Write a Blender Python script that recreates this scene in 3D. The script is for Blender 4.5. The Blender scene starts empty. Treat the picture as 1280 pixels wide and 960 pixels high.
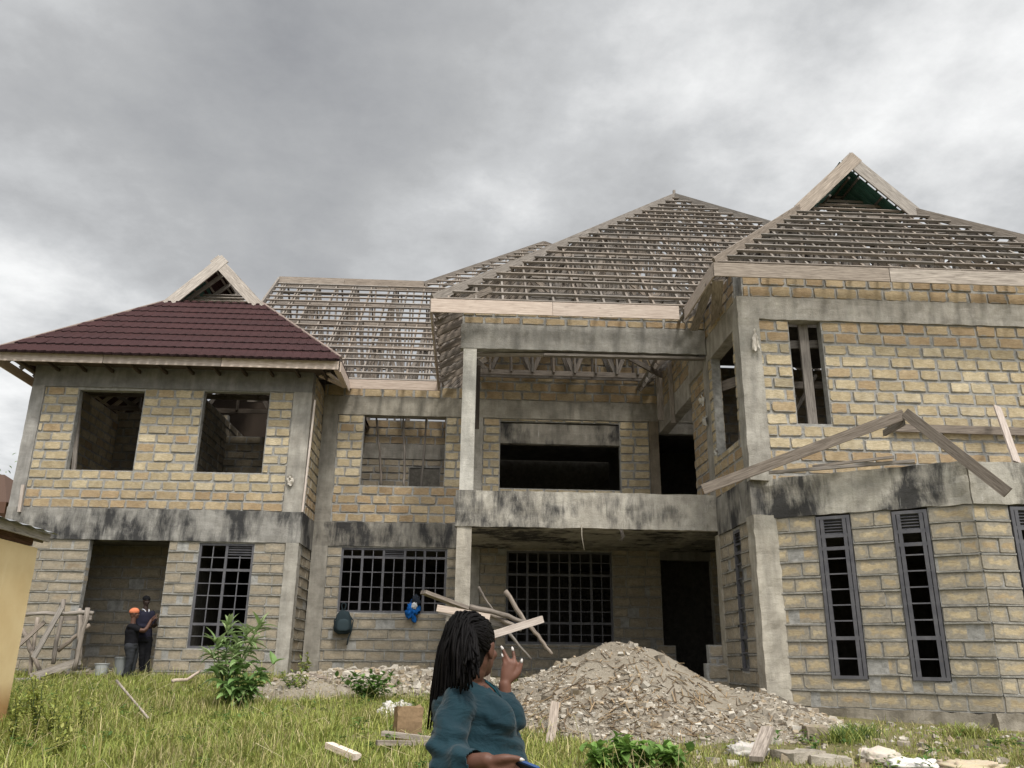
import bpy, bmesh, math, random
import numpy as np
from mathutils import Vector, Matrix, noise
R = math.radians
random.seed(7); rng = np.random.default_rng(7)
S = bpy.context.scene
COL = S.collection
V = Vector

# ------------------------------------------------------------------ camera
YAW, PITCH, ROLL, FPX = R(2.715), R(18.28), R(.668), 1042.0
EYE = V((0, 0, 1.65))
def camera_axes():
    cy, sy, cp, sp = math.cos(YAW), math.sin(YAW), math.cos(PITCH), math.sin(PITCH)
    f = V((sy*cp, cy*cp, sp)); r = V((cy, -sy, 0)); u = r.cross(f)
    return math.cos(ROLL)*r + math.sin(ROLL)*u, -math.sin(ROLL)*r + math.cos(ROLL)*u, f
AX_R, AX_U, AX_F = camera_axes()
cam = bpy.data.cameras.new('camera'); cam_o = bpy.data.objects.new('camera', cam); COL.objects.link(cam_o)
cam.sensor_width = 36; cam.lens = 36*FPX/1280; cam.clip_start = .05; cam.clip_end = 3000
m = Matrix((AX_R, AX_U, -AX_F)).transposed().to_4x4(); m.translation = EYE
cam_o.matrix_world = m
S.camera = cam_o
S.render.resolution_x, S.render.resolution_y = 1024, 768
def at(px, py, Y):
    """the point of the site seen at photo pixel (px,py) at distance Y from the camera"""
    d = AX_F + AX_R*((px-640)/FPX) + AX_U*((480-py)/FPX)
    return EYE + d*(Y/d.y)

# ------------------------------------------------------------------ sky and sun (overcast, bright haze behind the camera)
W = bpy.data.worlds.new('World'); S.world = W; W.use_nodes = True
SUN_EL, SUN_AZ = R(56), R(160)          # azimuth clockwise from +Y: the sun stands behind the camera, a little to the right
def world():
    nt = W.node_tree; N = nt.nodes; L = nt.links; N.clear()
    out = N.new('ShaderNodeOutputWorld'); bg = N.new('ShaderNodeBackground')
    sky = N.new('ShaderNodeTexSky'); sky.sky_type = 'NISHITA'; sky.sun_disc = False
    sky.sun_elevation = SUN_EL; sky.sun_rotation = SUN_AZ
    tc = N.new('ShaderNodeTexCoord')
    sep = N.new('ShaderNodeSeparateXYZ'); L.new(tc.outputs['Generated'], sep.inputs[0])
    def mth(op, a, b=None, clamp=False):
        n = N.new('ShaderNodeMath'); n.operation = op; n.use_clamp = clamp
        for i, v in enumerate((a, b)):
            if v is None: continue
            if isinstance(v, (int, float)): n.inputs[i].default_value = v
            else: L.new(v, n.inputs[i])
        return n.outputs[0]
    zz = mth('ADD', mth('MAXIMUM', sep.outputs[2], 0.0), .22)
    cmb = N.new('ShaderNodeCombineXYZ')
    L.new(mth('DIVIDE', sep.outputs[0], zz), cmb.inputs[0]); L.new(mth('DIVIDE', sep.outputs[1], zz), cmb.inputs[1])
    def nz(scale, det, rough, off, dist=0.0):
        mp = N.new('ShaderNodeMapping'); mp.inputs['Location'].default_value = off; L.new(cmb.outputs[0], mp.inputs[0])
        n = N.new('ShaderNodeTexNoise'); n.inputs['Scale'].default_value = scale; n.inputs['Detail'].default_value = det
        n.inputs['Roughness'].default_value = rough; n.inputs['Distortion'].default_value = dist
        L.new(mp.outputs[0], n.inputs['Vector']); return n.outputs['Fac']
    big = nz(.9, 2.5, .5, (3.1, 1.7, 0), .1)
    mid = nz(2.6, 9, .6, (7.3, 2.2, 0), .0)
    mix = mth('ADD', mth('ADD', mth('MULTIPLY', big, .62), mth('MULTIPLY', mid, .68)), -.145)
    def lobe(px, py, width, amp):
        d = at(px, py, 10) - EYE; d.normalize()
        vm = N.new('ShaderNodeVectorMath'); vm.operation = 'DISTANCE'
        nrm = N.new('ShaderNodeVectorMath'); nrm.operation = 'NORMALIZE'; L.new(tc.outputs['Generated'], nrm.inputs[0])
        L.new(nrm.outputs[0], vm.inputs[0]); vm.inputs[1].default_value = d
        q = mth('DIVIDE', vm.outputs['Value'], width)
        return mth('MULTIPLY', mth('POWER', 2.718, mth('MULTIPLY', mth('MULTIPLY', q, q), -1.0)), amp)
    # thinner cloud low on the left and up on the right, a thick dark bank overhead
    for a in ((1180, 150, .34, .19), (40, 330, .24, .09), (640, 330, .22, .08), (470, 70, .34, -.075), (10, 560, .22, .13), (250, 200, .2, -.02), (600, 190, .10, .03), (900, 230, .15, -.03)):
        mix = mth('ADD', mix, lobe(*a))
    ramp = N.new('ShaderNodeValToRGB'); cr = ramp.color_ramp
    cr.elements[0].position = .26; cr.elements[0].color = (.195, .20, .21, 1)
    cr.elements[1].position = .76; cr.elements[1].color = (.60, .603, .60, 1)
    e = cr.elements.new(.5); e.color = (.30, .304, .308, 1)
    e = cr.elements.new(.6); e.color = (.382, .388, .392, 1)
    L.new(mix, ramp.inputs[0])
    # the cloud is lit through on the sun's side of the sky
    dotn = N.new('ShaderNodeVectorMath'); dotn.operation = 'DOT_PRODUCT'
    sd = V((math.sin(SUN_AZ)*math.cos(SUN_EL), math.cos(SUN_AZ)*math.cos(SUN_EL), math.sin(SUN_EL)))
    nrm = N.new('ShaderNodeVectorMath'); nrm.operation = 'NORMALIZE'; L.new(tc.outputs['Generated'], nrm.inputs[0])
    L.new(nrm.outputs[0], dotn.inputs[0]); dotn.inputs[1].default_value = sd
    mr = N.new('ShaderNodeMapRange'); mr.interpolation_type = 'SMOOTHSTEP'
    mr.inputs['From Min'].default_value = .45; mr.inputs['From Max'].default_value = 1.0
    mr.inputs['To Min'].default_value = 1.0; mr.inputs['To Max'].default_value = 4.4
    L.new(dotn.outputs['Value'], mr.inputs['Value'])
    sc = N.new('ShaderNodeVectorMath'); sc.operation = 'SCALE'; L.new(ramp.outputs[0], sc.inputs[0]); L.new(mr.outputs[0], sc.inputs['Scale'])
    b1 = N.new('ShaderNodeBackground'); L.new(sky.outputs[0], b1.inputs[0]); b1.inputs[1].default_value = .05
    bg.inputs[1].default_value = .92; L.new(sc.outputs[0], bg.inputs[0])
    mx = N.new('ShaderNodeMixShader'); mx.inputs[0].default_value = .94
    L.new(b1.outputs[0], mx.inputs[1]); L.new(bg.outputs[0], mx.inputs[2]); L.new(mx.outputs[0], out.inputs[0])
world()
sun = bpy.data.lights.new('sun', 'SUN'); sun.energy = 1.5; sun.angle = R(10); sun.color = (1, .95, .87)
sun_o = bpy.data.objects.new('sun', sun); COL.objects.link(sun_o)
sdir = V((math.sin(SUN_AZ)*math.cos(SUN_EL), math.cos(SUN_AZ)*math.cos(SUN_EL), math.sin(SUN_EL)))
sun_o.rotation_euler = sdir.to_track_quat('Z', 'Y').to_euler(); sun_o.location = (0, -5, 30)
S.view_settings.view_transform = 'Standard'; S.view_settings.look = 'None'
S.view_settings.gamma = 1; S.view_settings.exposure = .86; S.view_settings.use_curve_mapping = False

# ------------------------------------------------------------------ materials
MAT = {}
def srgb(r, g, b):
    f = lambda c: (c/255/12.92) if c/255 <= .04045 else ((c/255+.055)/1.055)**2.4
    return (f(r), f(g), f(b), 1)
class NT:
    def __init__(s, name):
        s.m = bpy.data.materials.new(name); s.m.use_nodes = True; s.t = s.m.node_tree
        s.b = s.t.nodes['Principled BSDF']; MAT[name] = s.m
    def n(s, kind, **kw):
        n = s.t.nodes.new('ShaderNode'+kind)
        for k, v in kw.items(): setattr(n, k, v)
        return n
    def put(s, sock, v):
        if isinstance(v, bpy.types.NodeSocket): s.t.links.new(v, sock)
        else: sock.default_value = v
    def math(s, op, a, b=0.0, clamp=False):
        n = s.n('Math', operation=op, use_clamp=clamp); s.put(n.inputs[0], a); s.put(n.inputs[1], b); return n.outputs[0]
    def coord(s, which='Object', scale=(1, 1, 1)):
        tc = s.n('TexCoord'); mp = s.n('Mapping'); s.t.links.new(tc.outputs[which], mp.inputs[0]); mp.inputs['Scale'].default_value = scale
        return mp.outputs[0]
    def noise(s, vec, scale, det=4, rough=.55, dist=0.0):
        n = s.n('TexNoise'); s.put(n.inputs['Vector'], vec); n.inputs['Scale'].default_value = scale
        n.inputs['Detail'].default_value = det; n.inputs['Roughness'].default_value = rough; n.inputs['Distortion'].default_value = dist
        return n.outputs['Fac']
    def ramp(s, f, a, b, lo=0.0, hi=1.0):
        n = s.n('MapRange'); s.put(n.inputs['Value'], f); n.inputs['From Min'].default_value = a; n.inputs['From Max'].default_value = b
        n.inputs['To Min'].default_value = lo; n.inputs['To Max'].default_value = hi; return n.outputs[0]
    def mix(s, f, a, b, mode='MIX'):
        n = s.n('Mix', data_type='RGBA', blend_type=mode); s.put(n.inputs[0], f); s.put(n.inputs[6], a); s.put(n.inputs[7], b); return n.outputs[2]
    def col(s): return s.n('Attribute', attribute_name='col').outputs['Color']
    def bump(s, h, strength=.5, dist=.01, prev=None):
        n = s.n('Bump'); n.inputs['Strength'].default_value = strength; n.inputs['Distance'].default_value = dist; s.put(n.inputs['Height'], h)
        if prev is not None: s.put(n.inputs['Normal'], prev)
        s.t.links.new(n.outputs[0], s.b.inputs['Normal']); return n.outputs[0]
    def fin(s, c, rough=.85, spec=.25):
        s.put(s.b.inputs['Base Color'], c); s.put(s.b.inputs['Roughness'], rough); s.b.inputs['Specular IOR Level'].default_value = spec
def materials():
    # upper-storey quarried stone: clean yellow face, chisel marks, pits
    for nm, smear, mort in (('stone_clean', .0, (.30, .285, .26, 1)), ('stone_smeared', .66, (.29, .255, .20, 1)), ('stone_bay', .52, (.29, .265, .22, 1))):
        t = NT(nm); P = t.coord(); c = t.col()
        f1 = t.noise(P, 5, 5, .6); f2 = t.noise(P, 38, 4, .65); mq = t.n('Mapping'); t.t.links.new(P, mq.inputs[0]); mq.inputs['Rotation'].default_value = (0, .7, .3); mq.inputs['Scale'].default_value = (1, 1, 5); f3 = t.noise(mq.outputs[0], 12, 4, .65, .8)
        c = t.mix(1.0, c, t.mix(t.ramp(f1, .3, .7), (.80, .77, .72, 1), (1.12, 1.12, 1.12, 1)), 'MULTIPLY')
        c = t.mix(1.0, c, t.mix(t.ramp(f3, .35, .65), (.76, .74, .70, 1), (1.10, 1.10, 1.10, 1)), 'MULTIPLY')
        c = t.mix(t.ramp(f2, .62, .72, 0, .55), c, (.16, .11, .06, 1))
        # mortar rubbed over the block edges (uv runs 0..1 over each block face)
        uv = t.n('UVMap'); sp = t.n('SeparateXYZ'); t.t.links.new(uv.outputs[0], sp.inputs[0])
        def edge(o): return t.math('SUBTRACT', .5, t.math('ABSOLUTE', t.math('SUBTRACT', o, .5)))
        e = t.math('MINIMUM', t.math('MULTIPLY', edge(sp.outputs[0]), 1.7), edge(sp.outputs[1]))
        f4 = t.noise(P, 9, 4, .6, .4); f5 = t.noise(P, 2.2, 3, .5)
        wob = t.math('ADD', e, t.math('MULTIPLY', t.math('SUBTRACT', f4, .5), 1.0 if smear else .6))
        if smear:
            wob = t.math('ADD', wob, t.math('MULTIPLY', t.math('SUBTRACT', f5, .5), -.5))
            k = t.ramp(wob, .17, .33, smear+.3, .12) if nm != 'stone_bay' else t.ramp(wob, .20, .37, .88, .12)
        else: k = t.ramp(wob, -.01, .07, .85, 0)
        k = t.math('MAXIMUM', k, 0.0)
        mv = t.mix(t.ramp(t.noise(P, 22, 5, .7), .3, .7), tuple(x*.72 for x in mort[:3])+(1,), tuple(x*1.25 for x in mort[:3])+(1,))
        c = t.mix(k, c, mv)
        t.bump(t.math('ADD', t.math('MULTIPLY', f2, .6), t.math('ADD', t.math('MULTIPLY', f1, .8), t.math('MULTIPLY', f3, .5))), .55, .02)
        t.fin(c, .92, .15)
    t = NT('mortar'); P = t.coord(); f = t.noise(P, 9, 6, .65); g = t.noise(P, 60, 3, .7)
    c = t.mix(t.ramp(f, .3, .7), (.21, .205, .19, 1), (.42, .41, .385, 1)); c = t.mix(1.0, c, t.col(), 'MULTIPLY')
    t.bump(t.math('ADD', f, t.math('MULTIPLY', g, .6)), .8, .02); t.fin(c, .95, .1)
    # rough concrete, per-piece tint; streaked black mould on the floor bands
    for nm, stain in (('concrete', .0), ('stained_concrete', 1.0)):
        t = NT(nm); P = t.coord(); f = t.noise(P, 3, 6, .6); g = t.noise(P, 45, 4, .7); h = t.noise(t.coord('Object', (1, 1, .18)), 7, 5, .6)
        c = t.mix(t.ramp(f, .28, .72), (.26, .245, .22, 1), (.50, .48, .44, 1))
        c = t.mix(t.ramp(h, .4, .7, 0, .5), c, (.16, .155, .145, 1))
        c = t.mix(t.ramp(g, .58, .75, 0, .5), c, (.12, .115, .105, 1))
        c = t.mix(1.0, c, t.col(), 'MULTIPLY')
        if stain:
            s1 = t.noise(t.coord('Object', (1, 1, .27)), 3.6, 8, .72, .3); s2 = t.noise(P, 1.1, 3, .5); s3 = t.noise(t.coord('Object', (1, 1, .1)), 9, 4, .7)
            k = t.math('ADD', t.math('MULTIPLY', s1, .55), t.math('MULTIPLY', s2, .6))
            c = t.mix(t.ramp(k, .54, .66, 0, .93), c, (.032, .032, .034, 1))
            c = t.mix(t.ramp(s3, .66, .74, 0, .7), c, (.56, .55, .52, 1))
        bd = t.noise(t.coord('Object', (.15, .15, 1)), 18, 2, .5)
        t.bump(t.math('ADD', t.math('ADD', f, t.math('MULTIPLY', g, .5)), t.math('MULTIPLY', bd, .25)), .8, .025); t.fin(c, .93, .15)
    # timber: uv.x runs along the grain in metres
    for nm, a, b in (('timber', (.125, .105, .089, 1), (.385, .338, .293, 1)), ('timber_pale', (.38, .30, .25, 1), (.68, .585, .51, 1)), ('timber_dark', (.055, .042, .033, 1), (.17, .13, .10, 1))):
        t = NT(nm); uv = t.n('UVMap').outputs[0]
        mp = t.n('Mapping'); t.t.links.new(uv, mp.inputs[0]); mp.inputs['Scale'].default_value = (1.2, 22, 1)
        f = t.noise(mp.outputs[0], 2.5, 5, .65, .4)
        mp2 = t.n('Mapping'); t.t.links.new(uv, mp2.inputs[0]); mp2.inputs['Scale'].default_value = (2.2, 7, 1)
        g = t.noise(mp2.outputs[0], 2, 4, .6)
        c = t.mix(t.ramp(f, .3, .7), a, b); c = t.mix(1.0, c, t.col(), 'MULTIPLY')
        c = t.mix(t.ramp(g, .62, .72, 0, .5), c, tuple(x*.45 for x in a[:3])+(1,))
        t.bump(f, .35, .006); t.fin(c, .85, .2)
    t = NT('metal_paint'); P = t.coord(); f = t.noise(P, 6, 5, .6)
    c = t.mix(t.ramp(f, .35, .7), (.075, .075, .085, 1), (.125, .122, .13, 1)); c = t.mix(t.ramp(t.noise(P, 25, 3, .6), .66, .74, 0, .5), c, (.14, .09, .06, 1))
    c = t.mix(1.0, c, t.col(), 'MULTIPLY'); t.fin(c, .55, .4)
    t = NT('roof_tile'); P = t.coord(); f = t.noise(P, 140, 3, .7); g = t.noise(P, 2.5, 4, .6)
    c = t.mix(t.ramp(g, .3, .7), (.026, .009, .010, 1), (.044, .015, .0155, 1)); c = t.mix(t.ramp(f, .4, .68), c, (.060, .025, .024, 1))
    c = t.mix(1.0, c, t.col(), 'MULTIPLY'); t.bump(f, .4, .004); t.fin(c, .8, .25)
    t = NT('green_sheet'); P = t.coord(); f = t.noise(P, 4, 4, .6)
    t.fin(t.mix(t.ramp(f, .3, .7), (.035, .10, .085, 1), (.06, .16, .13, 1)), .55, .3)
    t = NT('grey_sheet'); P = t.coord(); f = t.noise(P, 5, 5, .6)
    t.fin(t.mix(t.ramp(f, .3, .7), (.20, .21, .23, 1), (.36, .37, .39, 1)), .5, .4)
    t = NT('yellow_paint'); P = t.coord(); f = t.noise(P, 1.6, 5, .6); g = t.noise(t.coord('Object', (1, 1, .25)), 6, 4, .6); sp = t.n('SeparateXYZ'); t.t.links.new(t.n('NewGeometry').outputs['Position'], sp.inputs[0])
    c = t.mix(t.ramp(f, .3, .7), (.74, .55, .29, 1), (.84, .66, .38, 1)); c = t.mix(t.ramp(g, .6, .75, 0, .35), c, (.86, .70, .44, 1))
    splash = t.math('ADD', sp.outputs[2], t.math('MULTIPLY', f, -.35)); c = t.mix(t.ramp(splash, .85, 1.12, .75, 0), c, (.36, .17, .05, 1))
    t.bump(f, .3, .01); t.fin(c, .8, .25)
    # earth with grit
    t = NT('earth'); P = t.coord(); f = t.noise(P, .6, 5, .6); g = t.noise(P, 14, 6, .7); h = t.noise(P, 90, 3, .7)
    c = t.mix(t.ramp(f, .35, .65), (.12, .11, .045, 1), (.20, .18, .085, 1)); c = t.mix(t.ramp(g, .45, .7, 0, .6), c, (.26, .22, .16, 1)); c = t.mix(t.ramp(h, .6, .75, 0, .4), c, (.05, .04, .03, 1))
    t.bump(t.math('ADD', g, t.math('MULTIPLY', h, .4)), .8, .03); t.fin(c, .96, .1)
    t = NT('rubble_soil'); P = t.coord(); f = t.noise(P, 1.3, 5, .6); g = t.noise(P, 20, 6, .72); h = t.noise(P, 75, 4, .75)
    c = t.mix(t.ramp(f, .35, .65), (.30, .255, .195, 1), (.42, .37, .295, 1)); c = t.mix(t.ramp(g, .5, .7, 0, .6), c, (.48, .43, .35, 1)); c = t.mix(t.ramp(h, .6, .72, 0, .6), c, (.12, .10, .075, 1))
    t.bump(t.math('ADD', g, t.math('MULTIPLY', h, .7)), 1.0, .04); t.fin(c, .96, .1)
    # things coloured by their own per-piece tint
    for nm, sc, amt, rough, spec in (('chips', 30, .35, .95, .1), ('cloth', 60, .18, .9, .15), ('skin', 40, .12, .55, .35), ('plastic', 10, .12, .5, .4), ('hair', 90, .4, .65, .1)):
        t = NT(nm); P = t.coord(); f = t.noise(P, sc, 4, .6)
        c = t.mix(1.0, t.col(), t.mix(f, (1-amt, 1-amt, 1-amt, 1), (1+amt, 1+amt, 1+amt, 1)), 'MULTIPLY')
        if nm != 'skin': t.bump(f, .4, .004)
        t.fin(c, rough, spec)
    t = NT('blouse'); P = t.coord('Object'); f = t.noise(P, 9, 4, .55, .6); g = t.noise(P, 320, 2, .6)
    c = t.mix(t.ramp(f, .3, .7), (.0036, .020, .029, 1), (.0065, .030, .041, 1))
    f2 = t.noise(t.coord('Object', (5, 5, 12)), 1.6, 3, .5, 1.2); b = t.bump(f2, .3, .06); b = t.bump(f, .3, .02, b); t.bump(g, .3, .002, b); t.fin(c, .8, .2)
    t.b.inputs['Sheen Weight'].default_value = .1
    for nm, tr in (('leaf', .35), ('blade', .3)):
        t = NT(nm); c = t.col(); P = t.coord(); f = t.noise(P, 9, 3, .6)
        c = t.mix(1.0, c, t.mix(f, (.7, .7, .7, 1), (1.3, 1.3, 1.3, 1)), 'MULTIPLY')
        t.fin(c, .6, .3)
        tl = t.n('BsdfTranslucent'); t.put(tl.inputs[0], c); mx = t.n('MixShader'); mx.inputs[0].default_value = tr
        out = t.t.nodes['Material Output']; t.t.links.new(t.b.outputs[0], mx.inputs[1]); t.t.links.new(tl.outputs[0], mx.inputs[2]); t.t.links.new(mx.outputs[0], out.inputs[0])
materials()

# ------------------------------------------------------------------ mesh builder
class MB:
    """collects faces with a tint and a uv per corner; build() links them as ONE mesh object"""
    def __init__(s): s.v = []; s.f = []; s.c = []; s.uv = []; s.mi = []; s.m = 0
    def face(s, pts, col=(1, 1, 1), uv=None):
        i = len(s.v); s.v.extend(tuple(p) for p in pts); n = len(pts); s.f.append(tuple(range(i, i+n))); s.c.append(col); s.mi.append(s.m)
        s.uv.append(uv if uv else [(0, 0)]*n)
    def bar(s, a, b, w, h, up=(0, 0, 1), col=(1, 1, 1), ends=None):
        """a sawn timber from a to b, w wide and h deep (h along up)"""
        a, b = V(a), V(b); d = b-a; L = d.length
        if L < 1e-5: return
        d /= L; up = V(up); sd = d.cross(up)
        if sd.length < 1e-4: sd = d.cross(V((1, 0, 0))) if abs(d.x) < .9 else d.cross(V((0, 1, 0)))
        sd.normalize(); up = sd.cross(d); x, y = sd*w/2, up*h/2; o = random.random()*50
        A = [a-x-y, a+x-y, a+x+y, a-x+y]; B = [p+d*L for p in A]
        for i in range(4):
            j = (i+1) % 4; ww = (w, h, w, h)[i]; q = o+i*.37
            s.face([A[i], A[j], B[j], B[i]][::-1], col, [(o, q), (o, q+ww), (o+L, q+ww), (o+L, q)][::-1])
        e = tuple(c*.8 for c in col)
        s.face(A, e, [(o, 0), (o, .1), (o+.02, .1), (o+.02, 0)]); s.face(B[::-1], e, [(o, 0), (o, .1), (o+.02, .1), (o+.02, 0)])
    def box(s, lo, hi, col=(1, 1, 1)):
        x0, y0, z0 = lo; x1, y1, z1 = hi; p = [V((x, y, z)) for z in (z0, z1) for y in (y0, y1) for x in (x0, x1)]
        for q in ((0, 2, 3, 1), (4, 5, 7, 6), (0, 1, 5, 4), (2, 6, 7, 3), (0, 4, 6, 2), (1, 3, 7, 5)): s.face([p[i] for i in q], col, [(0, 0), (1, 0), (1, 1), (0, 1)])
    def tube(s, pts, rad, n=7, col=(1, 1, 1), cap=True):
        """a round stick or strand through pts; rad is one radius or one per point"""
        P = [V(p) for p in pts]; k = len(P); rad = [rad]*k if isinstance(rad, (int, float)) else rad; rings = []; L = random.random()*40
        ref = None
        for i in range(k):
            d = (P[min(i+1, k-1)]-P[max(i-1, 0)]).normalized()
            if ref is None: ref = d.orthogonal().normalized()
            ref = (ref - d*ref.dot(d)); ref = ref.normalized() if ref.length > 1e-6 else d.orthogonal().normalized()
            o = d.cross(ref); rings.append([P[i] + (ref*math.cos(2*math.pi*j/n)+o*math.sin(2*math.pi*j/n))*rad[i] for j in range(n)])
        for i in range(k-1):
            l2 = L+(P[i+1]-P[i]).length
            for j in range(n):
                q = (j+1) % n; v0, v1 = j*rad[0]*6/n, (j+1)*rad[0]*6/n
                s.face([rings[i][j], rings[i][q], rings[i+1][q], rings[i+1][j]], col, [(L, v0), (L, v1), (l2, v1), (l2, v0)])
            L = l2
        if cap: s.face(rings[0][::-1], col, [(L, 0)]*n); s.face(rings[-1], col, [(L, 0)]*n)
    def rough(s, o, ux, uy, uz, res=.14, amp=.008, col=(1, 1, 1)):
        """a rough-cast block: corner o and three edge vectors, its faces gridded and shaken by a noise of place"""
        o, ux, uy, uz = V(o), V(ux), V(uy), V(uz)
        def j(p):
            q = noise.noise_vector(p*4.3)*amp + noise.noise_vector(p*15)*amp*.7; return p+q
        for a, b, c in ((ux, uy, V()), (uy, ux, uz), (ux, uz, uy), (uz, ux, V()), (uy, uz, V()), (uz, uy, ux)):
            if a is ux and b is uy: A, B, O = uy, ux, o
            else: A, B, O = a, b, o+c
            na, nb = max(1, round(A.length/res)), max(1, round(B.length/res))
            G = [[j(O+A*(i/na)+B*(k/nb)) for k in range(nb+1)] for i in range(na+1)]
            for i in range(na):
                for k in range(nb): s.face([G[i][k], G[i+1][k], G[i+1][k+1], G[i][k+1]], col)
    def build(s, name, mat, parent=None, smooth=False, weld=False):
        me = bpy.data.meshes.new(name); me.from_pydata(s.v, [], s.f)
        cn = np.array([len(f) for f in s.f]); c = np.ones((len(s.c), 4), np.float32); c[:, :3] = np.array(s.c, np.float32).reshape(-1, 3)
        at_ = me.color_attributes.new('col', 'FLOAT_COLOR', 'CORNER'); at_.data.foreach_set('color', np.repeat(c, cn, axis=0).ravel())
        uvl = me.uv_layers.new(name='UVMap'); uvl.data.foreach_set('uv', np.array([p for u in s.uv for p in u], np.float32).ravel())
        me.polygons.foreach_set('material_index', np.array(s.mi, np.int32))
        if weld or smooth:
            bm = bmesh.new(); bm.from_mesh(me); bmesh.ops.remove_doubles(bm, verts=bm.verts, dist=1e-4)
            if smooth:
                for f in bm.faces: f.smooth = True
            bm.to_mesh(me); bm.free()
        for q in ([mat] if isinstance(mat, str) else mat): me.materials.append(MAT[q])
        o = bpy.data.objects.new(name, me); COL.objects.link(o)
        if parent: o.parent = parent; o.matrix_parent_inverse = Matrix.Translation(-parent.location) if parent.parent is None else Matrix()
        return o
def recentre(o, p):
    """puts a single-mesh thing's origin at its base point"""
    p = V(p); o.data.transform(Matrix.Translation(-p)); o.location = p; return o
def tag(o, label=None, cat=None, group=None, kind=None):
    if label: o['label'] = label
    if cat: o['category'] = cat
    if group: o['group'] = group
    if kind: o['kind'] = kind
    return o
def empty(name, loc, label, cat, group=None):
    o = bpy.data.objects.new(name, None); COL.objects.link(o); o.location = loc; o.empty_display_size = .2
    return tag(o, label, cat, group)
def tint(lo=.8, hi=1.15):
    k = random.uniform(lo, hi); w = random.uniform(-.03, .03); return (k*(1+w), k, k*(1-w))
def ground_z(x, y):
    base = .066*max(-4.0, min(y, 19.3)) if y < 40 else 1.27
    n = .05*noise.noise(V((x*.35, y*.35, 1.3))) + .02*noise.noise(V((x*1.3, y*1.3, 4.1)))
    return base + n*(1 if y < 18 else max(.15, 1-(y-18)))
# ------------------------------------------------------------------ terrain
def terrain():
    xs = np.unique(np.concatenate([np.linspace(-400, -20, 14), np.arange(-20, 20.01, .25), np.linspace(20, 400, 14)]))
    ys = np.unique(np.concatenate([np.linspace(-200, -4, 12), np.arange(-4, 22.01, .25), np.linspace(22, 600, 18)]))
    b = MB(); G = [[(x, y, ground_z(x, y)) for y in ys] for x in xs]
    for i in range(len(xs)-1):
        for j in range(len(ys)-1): b.face([G[i][j], G[i+1][j], G[i+1][j+1], G[i][j+1]])
    tag(b.build('ground', 'earth', smooth=True), kind='structure')
terrain()

# ------------------------------------------------------------------ the unfinished house
HOUSE = empty('unfinished_house', (0, 19, 1.25), 'large unfinished two storey stone block house with bare timber roofs, behind the rubble heap', 'house')
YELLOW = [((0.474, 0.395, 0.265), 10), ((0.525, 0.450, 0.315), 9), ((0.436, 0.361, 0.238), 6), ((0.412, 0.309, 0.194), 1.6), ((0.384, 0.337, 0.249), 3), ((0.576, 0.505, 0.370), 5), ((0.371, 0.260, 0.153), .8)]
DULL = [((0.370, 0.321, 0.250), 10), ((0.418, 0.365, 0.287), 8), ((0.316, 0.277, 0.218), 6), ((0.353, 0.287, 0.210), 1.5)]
BROWN = [((0.392, 0.290, 0.183), 8), ((0.434, 0.347, 0.228), 8), ((0.345, 0.250, 0.155), 3), ((0.474, 0.387, 0.260), 5)]
def pick(pal):
    c = random.choices([p[0] for p in pal], [p[1] for p in pal])[0]; w = sum(p[1] for p in pal); mean = [sum(p[0][i]*p[1] for p in pal)/w for i in range(3)]; c = tuple(a*.65+b*.35 for a, b in zip(c, mean)); k = random.uniform(.86, 1.12); return tuple(v*k for v in c)
DARK_CORE = (1, 1, 1)
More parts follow.
